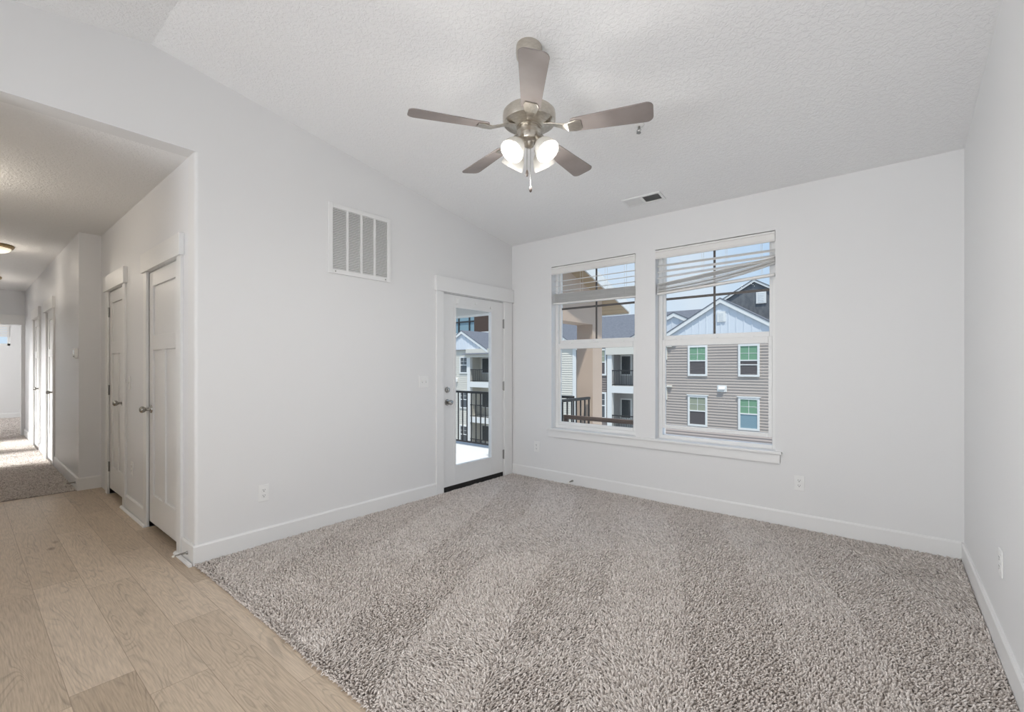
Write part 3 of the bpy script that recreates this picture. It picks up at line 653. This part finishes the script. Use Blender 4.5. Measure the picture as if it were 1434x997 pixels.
# hall ceiling lights
def dome(x, y, label, power):
    t = thing('ceiling_light', (x, y, HZ), label, 'ceiling light', 'flush dome lights in the hall')
    MB().lathe([(.165, 0), (.168, -.012), (.158, -.034), (.143, -.040), (.143, -.030), (.10, -.012)], (x, y, HZ), n=40).build('trim_ring', M['brass'], t, smooth=True)
    MB().lathe([(.143, -.036), (.138, -.052), (.118, -.072), (.08, -.087), (.04, -.094), (.002, -.096)], (x, y, HZ), n=40, cap=False).build('glass_bowl', mat('lit_alabaster_bowl', (.9, .86, .78), .4, emit=((1, .86, .66), .75)), t, smooth=True)
    MB().lathe([(.012, -.094), (.010, -.104), (.003, -.112)], (x, y, HZ), n=16).build('finial', M['brass'], t, smooth=True)
    light('ceiling_light_lamp', 'POINT', (x, y, HZ - .20), power, (1, .90, .77), size=.10)
dome(-4.45, -3.985, 'brass rimmed dome light on the hall ceiling, the nearer one', 3.5)
dome(-1.6, -4.55, 'brass rimmed dome light added out of view in the foyer to fill the hall', 15)  # no lamp known here; added to brighten hall and closet doors
dome(-7.3, -3.965, 'brass rimmed dome light deep in the hall, the farther one', 2)

# ------------------------------------------------------------------ ceiling fan
FX, FY = 1.945, -2.215
fz = cz(FY)
fan = thing('ceiling_fan', (FX, FY, fz), 'brushed nickel ceiling fan with five grey wood blades and four lit glass shades', 'ceiling fan')
fc = (FX, FY, 0)
MB().lathe([(.072, fz + .012), (.0735, fz - .030), (.070, fz - .058), (.052, fz - .082), (.028, fz - .092), (.02, fz - .094)], fc, n=36).build('canopy', M['nickel'], fan, smooth=True)
MB().tube([(FX, FY, fz - .085), (FX, FY, 2.715)], .0135, 16).build('downrod', M['nickel'], fan, smooth=True)
MB().lathe([(.020, 2.765), (.028, 2.757), (.036, 2.735), (.070, 2.731), (.135, 2.727), (.1455, 2.716), (.1475, 2.70), (.1475, 2.672), (.143, 2.658), (.120, 2.648), (.085, 2.640), (.072, 2.636), (.072, 2.628), (.05, 2.626)], fc, n=56).build('motor_housing', M['nickel'], fan, smooth=True)
MB().lathe([(.068, 2.630), (.069, 2.612), (.063, 2.604), (.057, 2.598), (.056, 2.568), (.047, 2.556), (.030, 2.550), (.024, 2.530), (.013, 2.522), (.004, 2.520)], fc, n=40).build('switch_housing', M['nickel'], fan, smooth=True)
BZ = 2.612
def blade_shape(ang):
    """flat plank, rounded tip, pitched about its long axis"""
    r0, r1, w0, w1, th = .235, .665, .100, .138, .006; pts = []
    def arc(cx, cy, rr, a0, a1, n=6): return [(cx + rr * math.cos(a), cy + rr * math.sin(a)) for a in np.linspace(a0, a1, n)]
    k = .035
    pts += arc(r0 + .02, -w0 / 2 + .02, .02, PI, 1.5 * PI, 4) + arc(r1 - k, -w1 / 2 + k, k, 1.5 * PI, 2 * PI) + arc(r1 - k, w1 / 2 - k, k, 0, .5 * PI) + arc(r0 + .02, w0 / 2 - .02, .02, .5 * PI, PI, 4)
    pit = math.radians(-12); ca, sa = math.cos(ang), math.sin(ang); vv = []
    for s in (-1, 1):
        for (x, y) in pts:
            yy = y * math.cos(pit); zz = y * math.sin(pit) + s * th / 2
            vv.append((FX + x * ca - yy * sa, FY + x * sa + yy * ca, BZ + zz))
    n = len(pts)
    return MB().add(vv, [tuple(range(n))[::-1], tuple(range(n, 2 * n))] + [(i, (i + 1) % n, n + (i + 1) % n, n + i) for i in range(n)])
def iron_shape(ang):
    pit = math.radians(-12); ca, sa = math.cos(ang), math.sin(ang); m = MB()
    secs = [(.085, .030, 2.640, 0), (.13, .034, 2.634, .1), (.175, .040, 2.618, .5), (.22, .062, 2.603, 1), (.265, .078, 2.605, 1), (.295, .060, 2.606, 1)]
    vv = []
    for (x, wd, z, pf) in secs:
        for s in (-1, 1):
            for q in (-.0028, .0028):
                y = s * wd / 2; yy = y * math.cos(pit * pf); zz = z + y * math.sin(pit * pf) + q
                vv.append((FX + x * ca - yy * sa, FY + x * sa + yy * ca, zz))
    ff = []
    for i in range(len(secs) - 1):
        o = 4 * i; p = o + 4
        ff += [(o, p, p + 2, o + 2), (o + 1, o + 3, p + 3, p + 1), (o, o + 1, p + 1, p), (o + 2, p + 2, p + 3, o + 3)]
    e = 4 * (len(secs) - 1); ff += [(0, 2, 3, 1), (e, e + 1, e + 3, e + 2)]
    return m.add(vv, ff)
for k in range(5):
    an = math.radians(21 + 72 * k)
    bl = blade_shape(an).build('blade', M['blade'], fan, bevel=.0015)
    iron_shape(an).build('blade_bracket', M['nickel'], bl, bevel=.001)
for k in range(4):
    an = math.radians(39.4 + 45 + 90 * k); d = Vector((math.cos(an), math.sin(an), 0))
    ctr = Vector((FX, FY, 0)); ax = (d * .62 + Vector((0, 0, -.78))).normalized()
    neck = ctr + d * .068 + Vector((0, 0, 2.545))
    m = MB(); m.tube([ctr + d * .03 + Vector((0, 0, 2.575)), ctr + d * .055 + Vector((0, 0, 2.573)), neck], [.011, .011, .012], 12); m.lathe([(.013, -.004), (.023, .004), (.024, .022), (.020, .024)], neck, ax, 20)
    m.build('lamp_arm', M['nickel'], fan, smooth=True)
    prof = [(.022, .020), (.030, .026), (.044, .042), (.055, .064), (.062, .088), (.0665, .110), (.0665, .112), (.064, .110), (.0595, .088), (.0525, .064), (.0415, .044), (.028, .029), (.020, .024)]
    sh = MB().lathe(prof, neck, ax, 36, cap=False).build('lamp_shade', M['frosted'], fan, smooth=True)
    MB().lathe([(.010, .022), (.013, .036), (.020, .050), (.0265, .066), (.0280, .078), (.0250, .092), (.015, .103), (.003, .107)], neck, ax, 20).build('bulb', M['bulb'], sh, smooth=True)
    light('fan_lamp', 'POINT', neck + ax * .19, 2.2, (1, .97, .92), size=.035)
    p0 = neck + ax * .125; light('fan_downlight', 'SPOT', p0, 11.5, (1, .985, .965), aim=p0 + d * .25 + Vector((0, 0, -1)), size=.05, spread=math.radians(168))
for (dx, dy, zb, lab) in ((-.006, -.012, 2.375, 'a'), (.004, .008, 2.292, 'b')):
    p = Vector((FX + dx, FY + dy, 0))
    ch = MB().tube([p + Vector((0, 0, 2.555)), p + Vector((0, 0, zb + .02))], .0016, 6).build('pull_chain', M['knob'], fan)
    MB().lathe([(.002, zb + .024), (.005, zb + .018), (.0085, zb + .004), (.0085, zb - .006), (.005, zb - .014), (.001, zb - .017)], p, n=14).build('pull_fob', mat('dark_wood_fob', (.05, .035, .03), .4), ch, smooth=True)

# ------------------------------------------------------------------ bedroom window
bwn = thing('window_3', (BXE, -4.0, bw[2]), 'small high window in the bedroom seen down the hall', 'window', kind='structure')
mb = MB(); a0, a1, z0, z1 = bw
mb.box(BXE - .07, BXE - .02, a0, a0 + .05, z0, z1); mb.box(BXE - .07, BXE - .02, a1 - .05, a1, z0, z1); mb.box(BXE - .07, BXE - .02, a0, a1, z0, z0 + .05); mb.box(BXE - .07, BXE - .02, a0, a1, z1 - .05, z1)
mb.build('window_frame', M['vinyl'], bwn)
MB().box(BXE - .05, BXE - .046, a0 + .05, a1 - .05, z0 + .05, z1 - .05).build('glass_pane', M['glass'], bwn)
bb = thing('window_blind', (BXE + .01, -4.0, 2.36), 'white blind half drawn over the small bedroom window', 'blind', 'raised faux wood blinds')
MB().box(BXE - .012, BXE + .014, a0, a1, 2.30, 2.37).build('valance', M['blind'], bb)
for k in range(6): MB().box(BXE - .015, BXE + .004, a0 + .02, a1 - .02, 2.04 + k * .045, 2.076 + k * .045).build('slat', M['blind'], bb)

# ------------------------------------------------------------------ outdoors: own balcony
bal = thing('balcony', (-1.7, 1.0, -.15), 'own balcony with peach posts outside the glazed door', 'balcony', kind='structure')
PX0, PX1, PY = -.187, .086, 1.8
MB().box(-4.3, PX1, -2.28, 2.08, -.42, -.15).build('deck', M['concrete'], bal)
MB().box(PX0, PX1, PY, 2.088, -.15, 2.62).build('post', M['peach'], bal)
MB().box(-4.3, -4.03, PY, 2.088, -.15, 2.62).build('post', M['peach'], bal)
MB().box(PX0, PX1, .152, PY, 1.928, 2.62).build('side_beam', M['peach'], bal)
MB().box(-4.03, PX0, PY, 2.088, 2.255, 2.62).build('front_beam', M['extwhite'], bal)
# porch roof falling away from the building, boarded underneath
ra = at(880, 438.5, 1, 2.6); rb = at(820, 382, 0, ra[0]); sl = (rb[2] - ra[2]) / (ra[1] - rb[1])
def rz(y): return ra[2] + sl * (2.6 - y)
mb = MB(); mb.prism([(2.6, rz(2.6)), (.152, rz(.152)), (.152, rz(.152) + .16), (2.6, rz(2.6) + .16)], 0, -.5, ra[0]); mb.build('soffit', M['soffit'], bal)
mb = MB(); mb.prism([(.75, 2.62), (2.4, 2.62), (2.4, 2.75), (.75, 3.0)], 0, -4.4, -.5); mb.build('porch_ceiling', M['soffit'], bal)
mb = MB(); mb.box(-.5, ra[0] + .02, 2.6, 2.625, rz(2.6) - .015, rz(2.6) + .15); mb.bar((ra[0] + .012, 2.6, rz(2.6) + .09), (ra[0] + .012, .152, rz(.152) + .09), .022, .15); mb.build('eave_trim', M['extwhite'], bal)

def railing(name, p, q, zt, zb, label, step=.112, mat_=None, t=None):
    p = Vector((*p, 0)); q = Vector((*q, 0)); d = q - p; L = d.length
    t = t or thing(name, (p.x, p.y, zb), label, 'railing', 'black iron balcony railings')
    mm = mat_ or M['black']
    MB().bar(p + Vector((0, 0, zt - .019)), q + Vector((0, 0, zt - .019)), .05, .038).build('top_rail', mm, t)
    MB().bar(p + Vector((0, 0, zb + .015)), q + Vector((0, 0, zb + .015)), .032, .028).build('bottom_rail', mm, t)
    n = max(2, int(L / step))
    for k in range(n + 1):
        c = p + d * ((k + .0) / n)
        MB().box(c.x - .0085, c.x + .0085, c.y - .0085, c.y + .0085, zb + .02, zt - .03).build('baluster', mm, t)
    return t
railing('balcony_railing', (-4.0, 1.74), (-.21, 1.74), .845, -.105, 'black railing along the front of the own balcony, seen through the door glass')
railing('balcony_railing', (.045, .20), (.045, 1.76), .845, -.105, 'dark railing at the side of the own balcony, ending at the peach post')
hr = thing('handrail', (.6, 1.0, -1.0), 'brown handrail crossing low outside the left window', 'handrail')
MB().box(.10, 1.30, .975, 1.025, .590, .642).build('top_rail', M['brownrail'], hr, bevel=.004)
for x in (.13, 1.26): MB().box(x - .03, x + .03, .98, 1.02, -1.0, .592).build('post', M['brownrail'], hr)
mb = MB(); mb.box(.12, 5.5, .16, 6.5, -1.15, -1.0)  # unseen slab, added so sunlight bounces up through the windows
struct('floor_reflector', mb, M['concrete'], 'added pale slab outside below the windows, bouncing sun up to the ceiling', 'reflector')

# ------------------------------------------------------------------ outdoors: the neighbouring building
FYB = 24.2
nb = thing('apartment_building', (-12, FYB, -6.2), 'three storey apartment building with taupe and cream siding, white gables and blue grey roofs', 'building')
def siding(x0, x1, z0, z1, m, y=FYB, name='siding', lap=.165):
    mb = MB(); n = int(round((z1 - z0) / lap)); prof = []
    for k in range(n):
        za = z0 + (z1 - z0) * k / n; zb = z0 + (z1 - z0) * (k + 1) / n
        prof += [(y - .022, za), (y - .022 + .001, za + .001), (y - .002, zb)]
    poly = [(y + .15, z0)] + prof + [(y + .15, z1)]
    # strips instead of one concave polygon
    for k in range(n):
        za = z0 + (z1 - z0) * k / n; zb = z0 + (z1 - z0) * (k + 1) / n
        mb.add([(x0, y - .032, za), (x1, y - .032, za), (x1, y, zb), (x0, y, zb), (x0, y, za), (x1, y, za)], [(0, 1, 2, 3), (0, 4, 5, 1)])
    mb.box(x0, x1, y + .002, y + .15, z0, z1)
    return mb.build(name, m, nb)
GZ = -6.2
siding(-7.45, 4.5, GZ, 2.95, M['taupe'])
siding(-13.85, -11.30, GZ, 2.85, M['umber'])
siding(-20.5, -13.9, GZ, 2.85, M['cream'])
siding(-44, -24.85, GZ, 2.88, M['cream'])
MB().box(-7.56, -7.30, FYB - .06, FYB + .15, GZ, 2.95).build('corner_board', M['extwhite'], nb)
MB().box(-14.15, -13.86, FYB - .06, FYB + .15, GZ, 2.75).build('corner_board', M['extwhite'], nb)
def ext_window(x0, x1, z0, z1, top, low, head=False, rail=None, y=FYB):
    mb = MB(); f = .115; yy = y - .085
    mb.box(x0 - f, x0, yy, y + .05, z0 - f, z1 + f); mb.box(x1, x1 + f, yy, y + .05, z0 - f, z1 + f); mb.box(x0, x1, yy, y + .05, z0 - f, z0); mb.box(x0, x1, yy, y + .05, z1, z1 + f)
    if head: mb.box(x0 - f - .06, x1 + f + .06, yy - .03, y, z1 + f, z1 + f + .06)
    w_ = mb.build('window', M['extwhite'], nb)
    zm = (z0 + z1) / 2
    MB().box(x0, x1, y - .050, y + .02, zm, z1).build('upper_pane', top, w_)
    MB().box(x0, x1, y - .050, y + .02, z0, zm).build('lower_pane', low, w_)
    mb = MB(); xm = (x0 + x1) / 2
    mb.box(x0, x1, y - .075, y - .04, zm - .035, zm + .035); mb.box(xm - .012, xm + .012, y - .062, y - .04, zm, z1); mb.box(x0, x1, y - .060, y - .04, (zm + z1) / 2 - .01, (zm + z1) / 2 + .01)
    if rail: mb.box(x0, x1, y - .07, y - .04, z0 + rail - .025, z0 + rail + .025)
    mb.build('sash_bars', M['extwhite'], w_)
ext_window(-5.80, -4.89, .83, 2.45, M['greenblind'], M['screen'])
ext_window(-2.97, -2.10, .83, 2.45, M['greenblind'], M['screen'], rail=.56)
ext_window(-5.80, -4.89, -2.20, -.58, M['creamblind'], M['screen'], head=True)
ext_window(-2.97, -2.10, -2.20, -.58, M['greenblind'], M['tealglass'], head=True)
ext_window(-12.40, -11.55, .78, 2.40, M['creamblind'], M['screen'])
ext_window(-12.40, -11.55, -2.22, -.60, M['extglass'], M['extglass'])
ext_window(-25.75, -24.97, .78, 2.05, M['extglass'], M['extglass'])
ext_window(-25.75, -24.97, -2.30, -.95, M['extglass'], M['extglass'])
ext_window(-25.75, -24.97, -5.40, -4.0, M['extglass'], M['extglass'])
# vent hood and wall lamps
vh = MB(); vh.box(-4.22, -3.70, FYB - .05, FYB, -.19, .19); vh.prism([(FYB - .05, .12), (FYB - .05, -.02), (FYB - .18, -.06), (FYB - .18, -.02)], 0, -4.12, -3.8); vh.build('vent_hood', M['extwhite'], nb)
for (x, z) in ((-7.05, .03), (-7.05, 2.55)):
    mb = MB(); mb.box(x - .17, x + .17, FYB - .16, FYB, z - .05, z + .08); mb.box(x - .30, x - .14, FYB - .09, FYB, z - .85, z - .06); mb.build('wall_bracket', M['cream'], nb, bevel=.03)
mb = MB(); mb.box(-26.5, -26.1, FYB - .2, FYB, -.1, .25); mb.build('wall_lamp', M['extwhite'], nb, bevel=.05)
# front gable: board and batten triangle with white rakes
def gable(xc, zc, half, slope, y, face, roofm, depth, over=.10, bat=True, rk=.26, vent=None):
    ze = zc - half * slope
    g = MB(); g.prism([(xc - half, ze), (xc + half, ze), (xc, zc)], 1, y, y + .15); fo = g.build('gable_wall', face, nb)
    if bat:
        m = MB(); k = xc - half + .3
        while k < xc + half - .2:
            h = zc - abs(k - xc) * slope - .05
            if h > ze + .15: m.box(k - .025, k + .025, y - .025, y + .01, ze, h)
            k += .41
        m.build('battens', face, fo)
    m = MB(); o = over
    for s in (-1, 1):
        a = Vector((xc, y - o, zc + .10)); b = Vector((xc + s * (half + .35), y - o, zc + .10 - (half + .35) * slope))
        m.add([a + Vector((0, -.03, .05)), b + Vector((0, -.03, .05)), b + Vector((0, -.03, .05 - rk)), a + Vector((0, -.03, .05 - rk)), a + Vector((0, .03, .05)), b + Vector((0, .03, .05)), b + Vector((0, .03, .05 - rk)), a + Vector((0, .03, .05 - rk))],
              [(0, 1, 2, 3), (7, 6, 5, 4), (0, 4, 5, 1), (1, 5, 6, 2), (2, 6, 7, 3), (3, 7, 4, 0)])
    m.build('rake_board', M['extwhite'], nb)
    m = MB()
    for s in (-1, 1):
        a = (xc, zc + .13); b = (xc + s * (half + .36), zc + .13 - (half + .36) * slope); c_ = (b[0], b[1] + .06); d_ = (a[0], a[1] + .06)
        m.prism([a, b, c_, d_] if s > 0 else [a, d_, c_, b], 1, y - o - .05, y + depth)
    m.build('gable_roof', roofm, nb)
    if vent:
        vx, vz, vw, vh_ = vent
        m = MB(); m.box(vx - vw, vx + vw, y - .07, y, vz - vh_, vz + vh_); v_ = m.build('gable_vent', M['extwhite'], nb)
        m = MB()
        for k in range(6): m.box(vx - vw * .6, vx + vw * .6, y - .085, y - .068, vz - vh_ * .75 + k * vh_ * .27, vz - vh_ * .75 + k * vh_ * .27 + vh_ * .1)
        m.build('vent_louvers', M['plate'], v_)
gable(-4.02, 5.12, 3.55, .60, FYB - .1, M['batten'], M['shingle'], 5.0, vent=(-3.97, 4.2, .22, .30))
gable(-3.15, 6.78, 6.6, .585, 28.6, M['darkshake'], M['darkshake'], 8.0, bat=False, rk=.16, vent=(-2.75, 5.75, .29, .40))
gable(-6.9, 4.55, 2.9, .50, FYB + .35, M['batten'], M['shingle'], 5.0, vent=None)
gable(-17.2, 4.75, 3.3, .62, FYB - .1, M['batten'], M['shingle'], 5.0)
gable(-25.5, 4.30, 2.75, .56, FYB - .1, M['batten'], M['shingle'], 5.0)
# main roofs
mb = MB(); mb.prism([(FYB - .2, 2.85), (30, 5.45), (36, 2.85)], 0, -17.5, -6.55); mb.build('main_roof', M['shingle'], nb)
mb = MB(); mb.prism([(FYB - .2, 2.75), (30, 4.72), (36, 2.75)], 0, -45, -17.5); mb.build('main_roof', M['shingle'], nb)
mb = MB(); mb.box(-45, -17.5, 29.9, 30.1, 4.70, 4.85); mb.build('ridge_flashing', M['extwhite'], nb)
MB().box(-44, 4.5, FYB + 1.55, 36, GZ, 2.7).build('body', M['umber'], nb)
# stacked balconies: bay beside the taupe wall, and the one seen through the door
def bay(x0, x1, wallm, inner, top, levels, colw=.34, posts=(), deep=1.4):
    y0 = FYB - .12; yb = FYB + deep
    for lv, zf in enumerate(levels):
        b_ = MB().box(x0, x1, y0, yb, zf - .50, zf - .03).build('balcony_slab', inner, nb)
        zt = levels[lv - 1] - .5 if lv else top
        for cx in posts:
            MB().box(cx, cx + colw, y0, y0 + .3, zf - .03, zt).build('balcony_post', inner, nb)
        m = MB()
        rx0, rx1 = x0 + colw, x1 - (colw if len(posts) > 1 else 0)
        m.box(rx0, rx1, y0 + .04, y0 + .10, zf + .98, zf + 1.05); m.box(rx0, rx1, y0 + .05, y0 + .09, zf + .03, zf + .08)
        k = rx0 + .06
        while k < rx1: m.box(k - .012, k + .012, y0 + .06, y0 + .085, zf + .05, zf + 1.0); k += .125
        m.build('balcony_railing', M['black'], b_)
        # recessed wall, window and glazed door behind
        m = MB(); m.box(x0, x1, yb, yb + .1, zf, zt); m.box(x0, x0 + .12, FYB, yb, zf, zt); m.box(x1 - .12, x1, FYB, yb, zf, zt)
        wl = m.build('balcony_wall', wallm, nb)
        for (wa, wb, za, zb) in ((.10, .27, .75, 2.0), (.50, .78, 0.02, 2.12)):
            xa, xb = x0 + (x1 - x0) * wa, x0 + (x1 - x0) * wb
            fr = MB().box(xa - .1, xb + .1, yb - .05, yb, zf + za - (.1 if za > .5 else 0), zf + zb + .1).build('balcony_door' if za < .5 else 'balcony_window', M['extwhite'], wl)
            MB().box(xa, xb, yb - .07, yb - .03, zf + za, zf + zb).build('glass_pane', M['extglass'], fr)
    MB().box(x0 - .08, x1 + .08, y0 - .1, yb, top, 2.80).build('bay_beam', M['cream'], nb)
bay(-11.34, -7.56, mat('grey_balcony_wall', (.50, .48, .46), .8), M['extwhite'], 2.10, (0.0, -3.05), posts=(-11.34,))
bay(-24.87, -20.4, M['cream'], M['extwhite'], 2.08, (0.0, -3.05, -6.0), posts=(-24.87, -20.8))
mb = MB(); mb.add([(-25.2, 23.7, 2.34), (-19.9, 23.7, 2.34), (-20.9, 26, 3.25), (-23.6, 26, 3.25), (-25.2, 26, 2.34), (-19.9, 26, 2.34)], [(0, 1, 2, 3), (0, 3, 4), (1, 5, 2), (0, 4, 5, 1), (3, 2, 5, 4)]); mb.build('bay_roof', M['shingle'], nb)

# ground, dumpster, stand-in block
mb = MB(); mb.box(-120, 60, 2.6, 140, GZ - .3, GZ)
struct('ground', mb, M['asphalt'], 'grey parking ground between the buildings', 'ground')
mb = MB()
dm = thing('dumpster', (-20.0, 18.0, GZ), 'dark green dumpster on the ground behind the balcony railing', 'dumpster')
dc = at(648, 612, 1, 18.0); dx = dc[0]
mb.prism([(17.2, GZ + .15), (18.8, GZ + .15), (18.9, GZ + 1.9), (17.0, GZ + 1.6)], 0, dx - 1.1, dx + .55); mb.build('bin', M['dumpster'], dm, bevel=.03)
mb = MB(); mb.prism([(17.0, GZ + 1.62), (18.9, GZ + 1.92), (18.9, GZ + 1.99), (17.0, GZ + 1.69)], 0, dx - 1.14, dx + .59); mb.build('lid', M['black'], dm)
for xx in (dx - 1.0, dx + .45):
    for yy in (17.4, 18.6): MB().tube([(xx - .05, yy, GZ + .08), (xx + .05, yy, GZ + .08)], .08, 12).build('wheel', M['rubber'], dm)
fb = thing('stand_in_block', (-60, 62, GZ), 'made-up brown and teal block standing in for the dark strip in the door glass', 'building')  # invented block filling the dark strip at the top of the door glass
MB().box(-58.9, -50, 60, 74, GZ, 16).build('brick_wall', M['brick'], fb)
gw = MB().box(-78, -58.9, 60.3, 74, GZ, 16).build('curtain_wall', M['tealglass'], fb)
m = MB()
for x in (-76, -73.5, -71, -68.5, -66, -63.4, -60.4): m.box(x - .12, x + .12, 60.1, 60.35, GZ, 16)
for z in (-3, 0, 3.4, 6.8, 10.2, 13.6): m.box(-78, -58.9, 60.12, 60.33, z - .12, z + .12)
m.build('mullions', M['black'], gw)

# ------------------------------------------------------------------ carpet pile
def tufts(name, label, xr, yr, n, ht, rad, edge_y=None, seed=1, zbase=0.0):
    rng = np.random.default_rng(seed)
    nx = int(math.sqrt(n * (xr[1] - xr[0]) / (yr[1] - yr[0]))); ny = int(n / nx)
    gx, gy = np.meshgrid((np.arange(nx) + .5) / nx, (np.arange(ny) + .5) / ny)
    x = xr[0] + (xr[1] - xr[0]) * (gx.ravel() + rng.uniform(-.55, .55, nx * ny) / nx); y = yr[0] + (yr[1] - yr[0]) * (gy.ravel() + rng.uniform(-.55, .55, nx * ny) / ny)
    x = np.clip(x, xr[0] + .004, xr[1] - .004); y = np.clip(y, yr[0] + .002, yr[1] - .004)
    N = len(x)
    def sm(fx, fy, ph): return np.sin(x * fx + y * fy + ph)
    # brushed pile: slow swirls and vacuum tracks set the lean
    swirl = .8 * sm(2.1, 1.3, .4) + .7 * sm(-1.7, 2.9, 1.9) + .5 * sm(4.3, -3.7, 2.2) + .4 * sm(7.9, 5.1, .7) + .35 * sm(-9.3, 11.7, 3.1)
    track = np.tanh(3.0 * np.sin((x * .86 + y * .42) * 8.2 + .5 * np.sin(y * 1.7)))
    lean_dir = .9 * swirl + rng.normal(0, .75, N) + np.where(track > 0, .3, 2.3)
    lean = np.clip(.75 + .25 * swirl + rng.normal(0, .28, N), .15, 1.5)
    if edge_y is not None:     # fringe tips over the open edge
        e = np.clip(1 - (y - edge_y) / .05, 0, 1); lean_dir = lean_dir * (1 - e) + (-PI / 2 + rng.normal(0, .5, N)) * e; lean = lean + .5 * e
    h = ht * rng.uniform(.75, 1.2, N) * (1 + .10 * swirl); rr = rad * rng.uniform(.8, 1.25, N)
    dx, dy = np.cos(lean_dir), np.sin(lean_dir); curl = rng.normal(0, .5, N)
    rings = []
    for f, fat in ((0, .9), (.5, 1.12), (.88, .85)):
        zc = h * f * np.cos(lean * f * .75); off = h * f * np.sin(lean * f * .85)
        ox = off * dx + curl * h * f * f * .35 * -dy; oy = off * dy + curl * h * f * f * .35 * dx
        for k in range(3):
            a = 2 * PI * k / 3 + lean_dir
            rings.append(np.stack([x + ox + rr * fat * np.cos(a), y + oy + rr * fat * np.sin(a), zbase + np.maximum(zc, 0) + 0 * a + .001 * k], 1))
    f = 1.06; tip = np.stack([x + h * f * np.sin(lean * .85) * dx + curl * h * .35 * -dy, y + h * f * np.sin(lean * .85) * dy + curl * h * .35 * dx, zbase + h * np.cos(lean * .75)], 1)
    V = np.stack(rings + [tip], 1)          # N x 10 x 3
    V[:, :, 0] = np.clip(V[:, :, 0], xr[0] + .001, xr[1] - .001); V[:, :, 1] = np.minimum(V[:, :, 1], yr[1] - .001)
    tri = []
    for lvl in range(2):
        for k in range(3):
            a = lvl * 3 + k; b = lvl * 3 + (k + 1) % 3; tri += [(a, b, b + 3), (a, b + 3, a + 3)]
    for k in range(3): tri.append((6 + k, 6 + (k + 1) % 3, 9))
    tri = np.array(tri); F = (tri[None] + (np.arange(N) * 10)[:, None, None]).reshape(-1, 3)
    me = bpy.data.meshes.new(name); nv = N * 10; nf = len(F)
    me.vertices.add(nv); me.vertices.foreach_set('co', V.reshape(-1).astype(np.float32))
    me.loops.add(nf * 3); me.loops.foreach_set('vertex_index', F.reshape(-1).astype(np.int32))
    me.polygons.add(nf); me.polygons.foreach_set('loop_start', (np.arange(nf) * 3).astype(np.int32))
    me.polygons.foreach_set('use_smooth', np.ones(nf, dtype=bool))
    me.update(calc_edges=True); me.materials.append(M['carpet'])
    o = bpy.data.objects.new(name, me); C.objects.link(o)
    return tag(o, label, 'carpet', kind='stuff')
mb = MB(); mb.box(0.014, RW - .014, YE, -.014, -.002, .004)
bk = mb.build('carpet_backing', M['carpetbase'])
cp = tufts('carpet_pile', 'taupe shag carpet covering the room up to the oak floor', (0.015, RW - .015), (YE, -.015), 150000, .021, .0042, edge_y=YE, seed=3)
bk.parent = cp
bk2 = MB().box(EX, -3.065, -4.63, HY - .014, -.004, .003).build('carpet_backing', M['carpetbase'])
cp2 = tufts('carpet_pile', 'taupe carpet in the hall beyond the oak floor', (-9.0, -3.065), (-4.63, HY - .015), 42000, .017, .0056, seed=5)
bk2.parent = cp2
bk3 = MB().box(BXE + .015, EX - .11, -4.63, -2.5, -.004, .003).build('carpet_backing', M['carpetbase'])
cp3 = tufts('carpet_pile', 'taupe carpet in the bright bedroom at the hall end', (-13.48, -9.02), (-4.6, -2.5), 16000, .017, .010, seed=9)
bk3.parent = cp3
